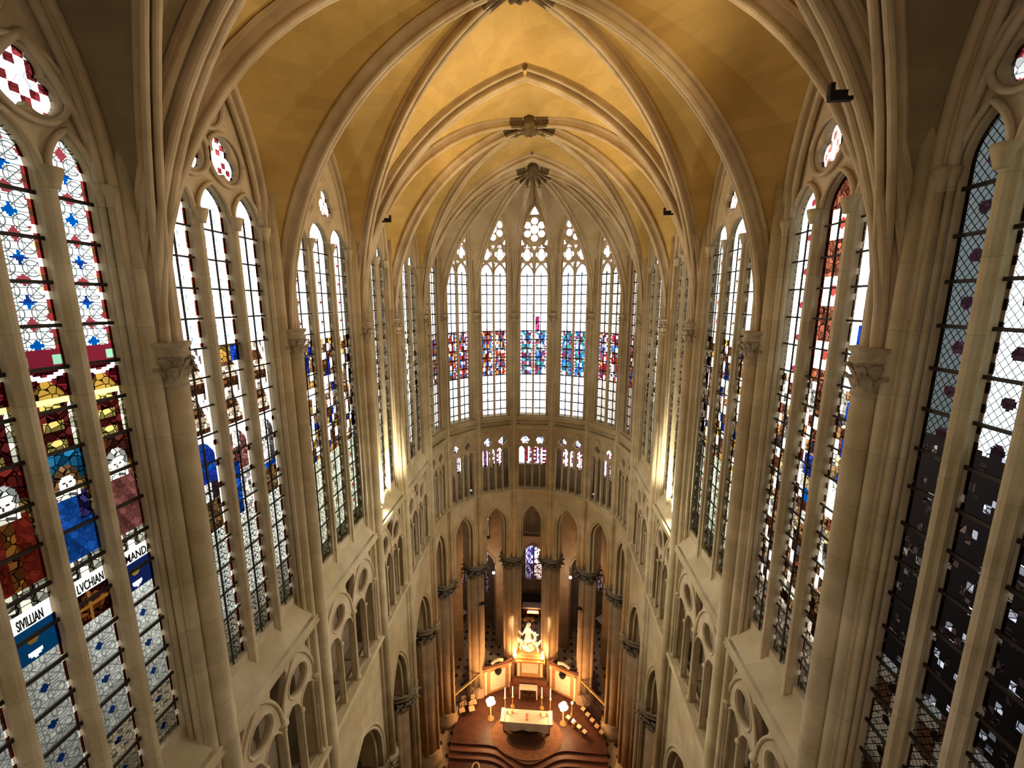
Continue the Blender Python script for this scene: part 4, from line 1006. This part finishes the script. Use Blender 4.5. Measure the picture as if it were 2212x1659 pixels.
# enclosure screens between the columns of the bend
SV = [(RA+.05)*1.0]
scn = 1
for j, l in ((1, 'outer left'), (2, 'inner left'), (4, 'inner right'), (5, 'outer right')):
    P0, P1 = AV[j], AV[j+1]; a = -pi/2+pi*(j+.5)/7; fr = frame(P0, P1, (sin(a), cos(a))); L = (V(P1)-V(P0)).length
    inner_ = j in (2, 4)
    root = empty('choir_screen', fr(L/2, .1, FLOOR), ('carved marble screen with a white panel, %s of the high altar' if inner_ else 'openwork iron grille between the columns, %s') % l.replace('inner ', '').replace('outer ', 'far '), 'screen', 'screens round the sanctuary')
    if inner_:
        mb = MB(); mb.box(.05, L-.05, .1, .35, FLOOR, -.75, fr); mb.build('body', 'amber_marble' if 'amber_marble' in MT else 'gilt', root)
        mb = MB(); n = 16
        pts = [fr(.05+(L-.1)*i/n, .08, -.62+.18*abs(2*i/n-1)**2) for i in range(n+1)]
        mb.tube(pts, .09, 8); mb.build('cornice', 'red_marble', root)
        mb = MB(); mb.box(L/2-.62, L/2+.62, .04, .1, -2.75, -1.05, fr); mb.build('panel', 'cream_marble', root)
        for s_ in (.3, L-.3):
            mb = MB(); mb.lathe(s_, .05, [(.14, -2.9), (.10, -2.75), (.1, -1.1), (.15, -.95), (.15, -.85)], 10, fr=fr); mb.build('pilaster', 'cream_marble', root)
        mb = MB(); mb.lathe(L/2, -.02, [(.05, -1.45), (.22, -1.25), (.28, -1.05), (.2, -.98)], 14, fr=fr); mb.build('urn', 'black_paint', root)
        mb = MB()
        for i in range(7): mb.ball(fr(L/2-.4+.8*i/6, .2, -.42+.12*sin(pi*i/6)), .12, n=6)
        mb.build('cresting', 'cream_marble', root)
    else:
        mb = MB()
        for zz in (-2.9, -2.0, -.95): mb.box(.1, L-.1, .16, .2, zz, zz+.04, fr)
        mb.build('rail', 'iron', root)
        for i in range(15):
            s_ = .2+(L-.4)*i/14; mb = MB(); mb.box(s_-.012, s_+.012, .165, .19, FLOOR, -.8, fr); mb.build('bar', 'iron', root)
        mb = MB(); mb.box(.1, L-.1, .1, .26, -.98, -.9, fr); mb.build('hand_rail', 'gilt', root)
# dark ring bands that tie the screens to the columns
# globe lamps
for x, y, l in ((-2.79, 26.2, 'dazzling lamp cluster on a stand left of the altar'), (2.47, 26.2, 'dazzling lamp cluster on a stand right of the altar')):
    o = empty('standing_lamp', (x, y, SZ), l, 'lamp', 'bright lamps beside the altar')
    mb = MB(); mb.lathe(x, y, [(.25, SZ), (.25, SZ+.05), (.05, SZ+.12), (.035, -1.85)], 12); mb.build('stand', 'gilt', o)
    for i in range(6):
        a = i*pi/3; r = .19; mb = MB(); mb.ball((x+r*cos(a), y+r*sin(a), -1.55+.09*(i % 2)), .15, n=8); mb.build('globe', 'lamp_glass', o)
    mb = MB(); mb.ball((x, y, -1.30), .16, n=8); mb.build('globe', 'lamp_glass', o)
for x, y, z, l in ((3.15, 27.0, -2.0, 'small candle light on the screen right of the right lamp'), (3.2, 26.0, -2.4, 'low candle light beside the right lamp')):
    o = empty('votive_light', (x, y, z), l, 'light', 'small lights right of the altar')
    mb = MB(); mb.lathe(x, y, [(.14, SZ), (.03, SZ+.06), (.03, z-.1), (.1, z-.06)], 10); mb.build('stand', 'gilt', o); mb = MB(); mb.ball((x, y, z), .085, n=6); mb.build('bulb', 'lamp_glass', o)
# rush stools and chairs
def stool(x, y, rz, lab, grp, back=True):
    o = empty('rush_chair', (x, y, SZ), lab, 'chair', grp)
    mb = MB(); c_, s_ = cos(rz), sin(rz); f_ = lambda a, b, z: (x+a*c_-b*s_, y+a*s_+b*c_, z)
    q_ = .21 if back else .14; mb.box(-q_, q_, -q_, q_, SZ+.42, SZ+.48, f_); mb.build('seat', 'rush', o)
    for a in ((-.18, .18) if back else (-.11, .11)):
        for b in ((-.17, .17) if back else (-.11, .11)):
            mb = MB(); mb.box(a-.02, a+.02, b-.02, b+.02, SZ, SZ+(.44 if b < 0 or not back else .9), f_); mb.build('leg', 'dark_wood', o)
    if back:
        mb = MB(); mb.box(-.2, .2, .15, .19, SZ+.62, SZ+.72, f_); mb.box(-.2, .2, .15, .19, SZ+.8, SZ+.9, f_); mb.build('backrest', 'rush', o)
    return o
e = ['nearest the lamp', 'second from the lamp', 'third from the lamp', 'farthest from the lamp']
for i in range(4): stool(2.85+.36*i, 26.35-.33*i, -.7, 'rush seat in the inner right row, ' + e[i], 'rush seats right of the altar', False)
for i in range(5): stool(4.0+.28*i, 27.1-.42*i, -.7, 'rush seat in the outer right row, ' + (e+['last before the pier'])[i], 'rush seats right of the altar', False)
for x, y, l in ((-4.95, 26.35, 'rush chair left of the altar, outer one of the front pair'), (-4.9, 26.9, 'rush chair left of the altar, outer one of the rear pair'), (-4.25, 26.5, 'rush chair left of the altar, inner one of the front pair'), (-4.2, 27.05, 'rush chair left of the altar, inner one of the rear pair')):
    stool(x, y, .4, l, 'rush chairs left of the altar')
# chapel altars in the ambulatory
for x, y, rz, l in ((0, 37.6, 0, 'white-topped side altar under the middle chapel window'), (-7.3, 35.6, .9, 'white-topped side altar in the left ambulatory chapel'), (6.9, 35.7, -.9, 'white-topped side altar in the right ambulatory chapel')):
    c_, s_ = cos(rz), sin(rz); f_ = lambda a, b, z, x=x, y=y, c_=c_, s_=s_: (x+a*c_-b*s_, y+a*s_+b*c_, z)
    o = empty('side_altar', (x, y, FA), l, 'altar', 'altars in the ambulatory chapels')
    mb = MB(); mb.box(-.95, .95, -.35, .35, FA, -2.4, f_); mb.build('body', 'red_marble', o)
    mb = MB(); mb.box(-1.05, 1.05, -.42, .42, -2.4, -2.28, f_); mb.build('cloth', 'white_cloth', o)
    mb = MB(); mb.box(-1.0, 1.0, .4, .55, -2.28, -1.6, f_); mb.build('reredos', 'black_paint', o)
o = empty('candle_rack', (0, 36.9, FA), 'gilt rack of burning votive candles before the middle side altar', 'candle rack')
mb = MB(); mb.box(-.6, .6, 36.75, 37.0, -2.62, -2.58)
for x in (-.55, .55): mb.box(x-.02, x+.02, 36.85, 36.9, FA, -2.6)
mb.build('rack', 'gilt', o)
for i in range(11):
    mb = MB(); x = -.5+.1*i; mb.lathe(x, 36.82+.1*(i % 2), [(.02, -2.58), (.02, -2.44), (.03, -2.41), (.0, -2.32)], 6); mb.build('candle', 'votive', o)
# ---------------------------------------------------------------- vault spotlights on the ribs
def spot_fixture(x, y, z, lab, power, tgt):
    o = empty('floodlight', (x, y, z), lab, 'floodlight', 'dark floodlights fixed to the transverse arches')
    sg = -1 if x < 0 else 1
    mb = MB(); mb.box(x-.15, x+.15, y-.28, y-.2, z-.05, z+.0); mb.box(x-.13*sg-.03, x-.13*sg+.03, y-.28, y-.2, z, z+.17); mb.build('bracket', 'black_paint', o)
    mb = MB(); mb.box(x-.08, x+.08, y-.27, y-.12, z+.0, z+.08); mb.build('housing', 'black_paint', o)
def lamp(name, typ, loc, col, power, size=.3, tgt=None, ang=None, parent=None):
    l = bpy.data.lights.new(name, typ); l.color = col; l.energy = power
    if typ == 'AREA': l.size = size
    else: l.shadow_soft_size = size
    if ang: l.spot_size = ang; l.spot_blend = .8
    o = bpy.data.objects.new(name, l); C.objects.link(o); o.location = loc
    if tgt: o.rotation_euler = (V(tgt)-V(loc)).to_track_quat('-Z', 'Y').to_euler()
    return o
AMB = (1, .70, .36)
for x, y, z, lab, pw in ((-4.7, YS[4], 29.75, 'dark floodlight clamped to the second transverse arch, left side', 1), (4.7, YS[4], 29.85, 'dark floodlight clamped to the second transverse arch, right side', 1), (4.7, YS[2], 29.75, 'dark floodlight clamped to the nearest transverse arch, right side', 1)):
    spot_fixture(x, y, z, lab, pw, None)
    for ty in ((y+4.0, y-4.0) if y > 10 else (y+4.5,)): lamp('flood_beam', 'SPOT', (x*.93, y+(.5 if ty > y else -.5), z+.1), AMB, FLOOD, .5, (-x*.45, ty, 33.0), R_(115))
WARM = (1, .50, .18)
for x in (-2.79, 2.47): lamp('lamp_light', 'POINT', (x, 26.2, -1.0), WARM, LAMP, .3)
for x in (-1.19, .94): lamp('torch_light', 'POINT', (x, 28.65, .3), WARM, LAMP*.22, .12)
for sg in (-1, 1):  # added spotlights with small housings, to brighten the statue from above
    x, y, z = sg*3.25, 27.75, 5.2
    o = empty('spotlight', (x, y, z), 'small added spotlight on the column %s of the statue, to brighten it' % ('left' if sg < 0 else 'right'), 'spotlight', 'added spotlights that brighten the statue')
    mb = MB(); mb.lathe(x, y, [(.05, z-.1), (.06, z), (.05, z+.1)], 8); mb.build('housing', 'iron', o); mb = MB(); mb.box(x, x+sg*.5, y-.02, y+.3, z-.02, z+.02); mb.build('arm', 'iron', o)
    lamp('statue_fill', 'SPOT', (x-sg*.12, y, z-.05), (1, .78, .5), 1500, .06, (-.18, 29.4, 1.1), R_(26))
for x, z, l in ((-3.2, 4.9, 'small white spotlight left of the apse columns'), (3.15, 4.8, 'small white spotlight right of the apse columns')):
    o = empty('spotlight', (x, 32.0, z), l, 'spotlight', 'white spotlights in the ambulatory')
    mb = MB(); mb.ball((x, 32.0, z), .11, n=8); mb.build('bulb', 'spot_glass', o); mb = MB(); mb.box(x-.03, x+.03, 31.9, 33.4, z+.1, z+.15); mb.build('arm', 'iron', o)
    lamp('spot_light', 'POINT', (x, 31.75, z), (1, .8, .55), AMBU*.6, .12)
for x in (-4.2, 4.2): lamp('ambulatory_light', 'POINT', (x, 31.2, 6.0), (1, .55, .22), AMBU, .25)
for sg in (-1, 1): lamp('ambulatory_light', 'POINT', (sg*8.6, 25.0, 5.0), (1, .6, .3), AMBU*.6, .25)
for sg, nm_ in ((-1, 'left'), (1, 'right')):
    x, y, z = sg*6.08, YS[4]+1.0, 18.62
    o = empty('floodlight', (x, y, z-.2), 'small floodlight standing on the sloping clerestory sill, third bay, %s side' % nm_, 'floodlight', 'floodlights on the clerestory sills')
    mb = MB(); mb.box(x-.07, x+.07, y-.12, y+.12, z-.32, z-.12); mb.build('housing', 'black_paint', o)
    mb = MB(); mb.box(x-.055, x+.055, y-.1, y+.1, z-.119, z-.11); mb.build('lens', 'spot_glass', o)
    lamp('sill_beam', 'SPOT', (x-sg*.22, y, z+.05), (1, .90, .68), SILLW, .15, (x-sg*1.6, y+1.5, 30), R_(165))
    lamp('sill_beam', 'SPOT', (x-sg*.3, y, z+.05), (1, .90, .68), SILLW*1.4, .3, (-x, y+1.0, 12), R_(120))
# inscriptions on the nearest left window (black capitals on white strips)
def text(s_, fr, s0, z, size, d, parent, sx_=1):
    cu = bpy.data.curves.new('t', 'FONT'); cu.body = s_; cu.size = size; cu.extrude = .004; cu.offset = .004
    o = bpy.data.objects.new('t', cu); C.objects.link(o); dg = bpy.context.evaluated_depsgraph_get(); me = bpy.data.meshes.new_from_object(o.evaluated_get(dg)); bpy.data.objects.remove(o)
    for v in me.vertices: v.co = fr(s0+v.co.x*sx_, d-v.co.z, z+v.co.y)
    me.materials.clear(); return link(me, 'inscription', 'black_paint', parent)
bl = bay_of('left', 1); wroot = bpy.data.objects['window_%d' % bl['no']]; Lb = bl['L']
n = 4; a0, a1 = .62, Lb-.52; mw = .15; wd = (a1-a0-(n-1)*mw)/n
for li, s_ in ((1, 'SIVILLIAN'), (2, 'LVCHIAN'), (3, 'MANDA')):
    s0 = a0+li*(wd+mw)+.27*wd; text(s_, bl['fr'], s0, 22.635, .21, .485, wroot, sx_=wd*.70/(len(s_)*.21*.64))
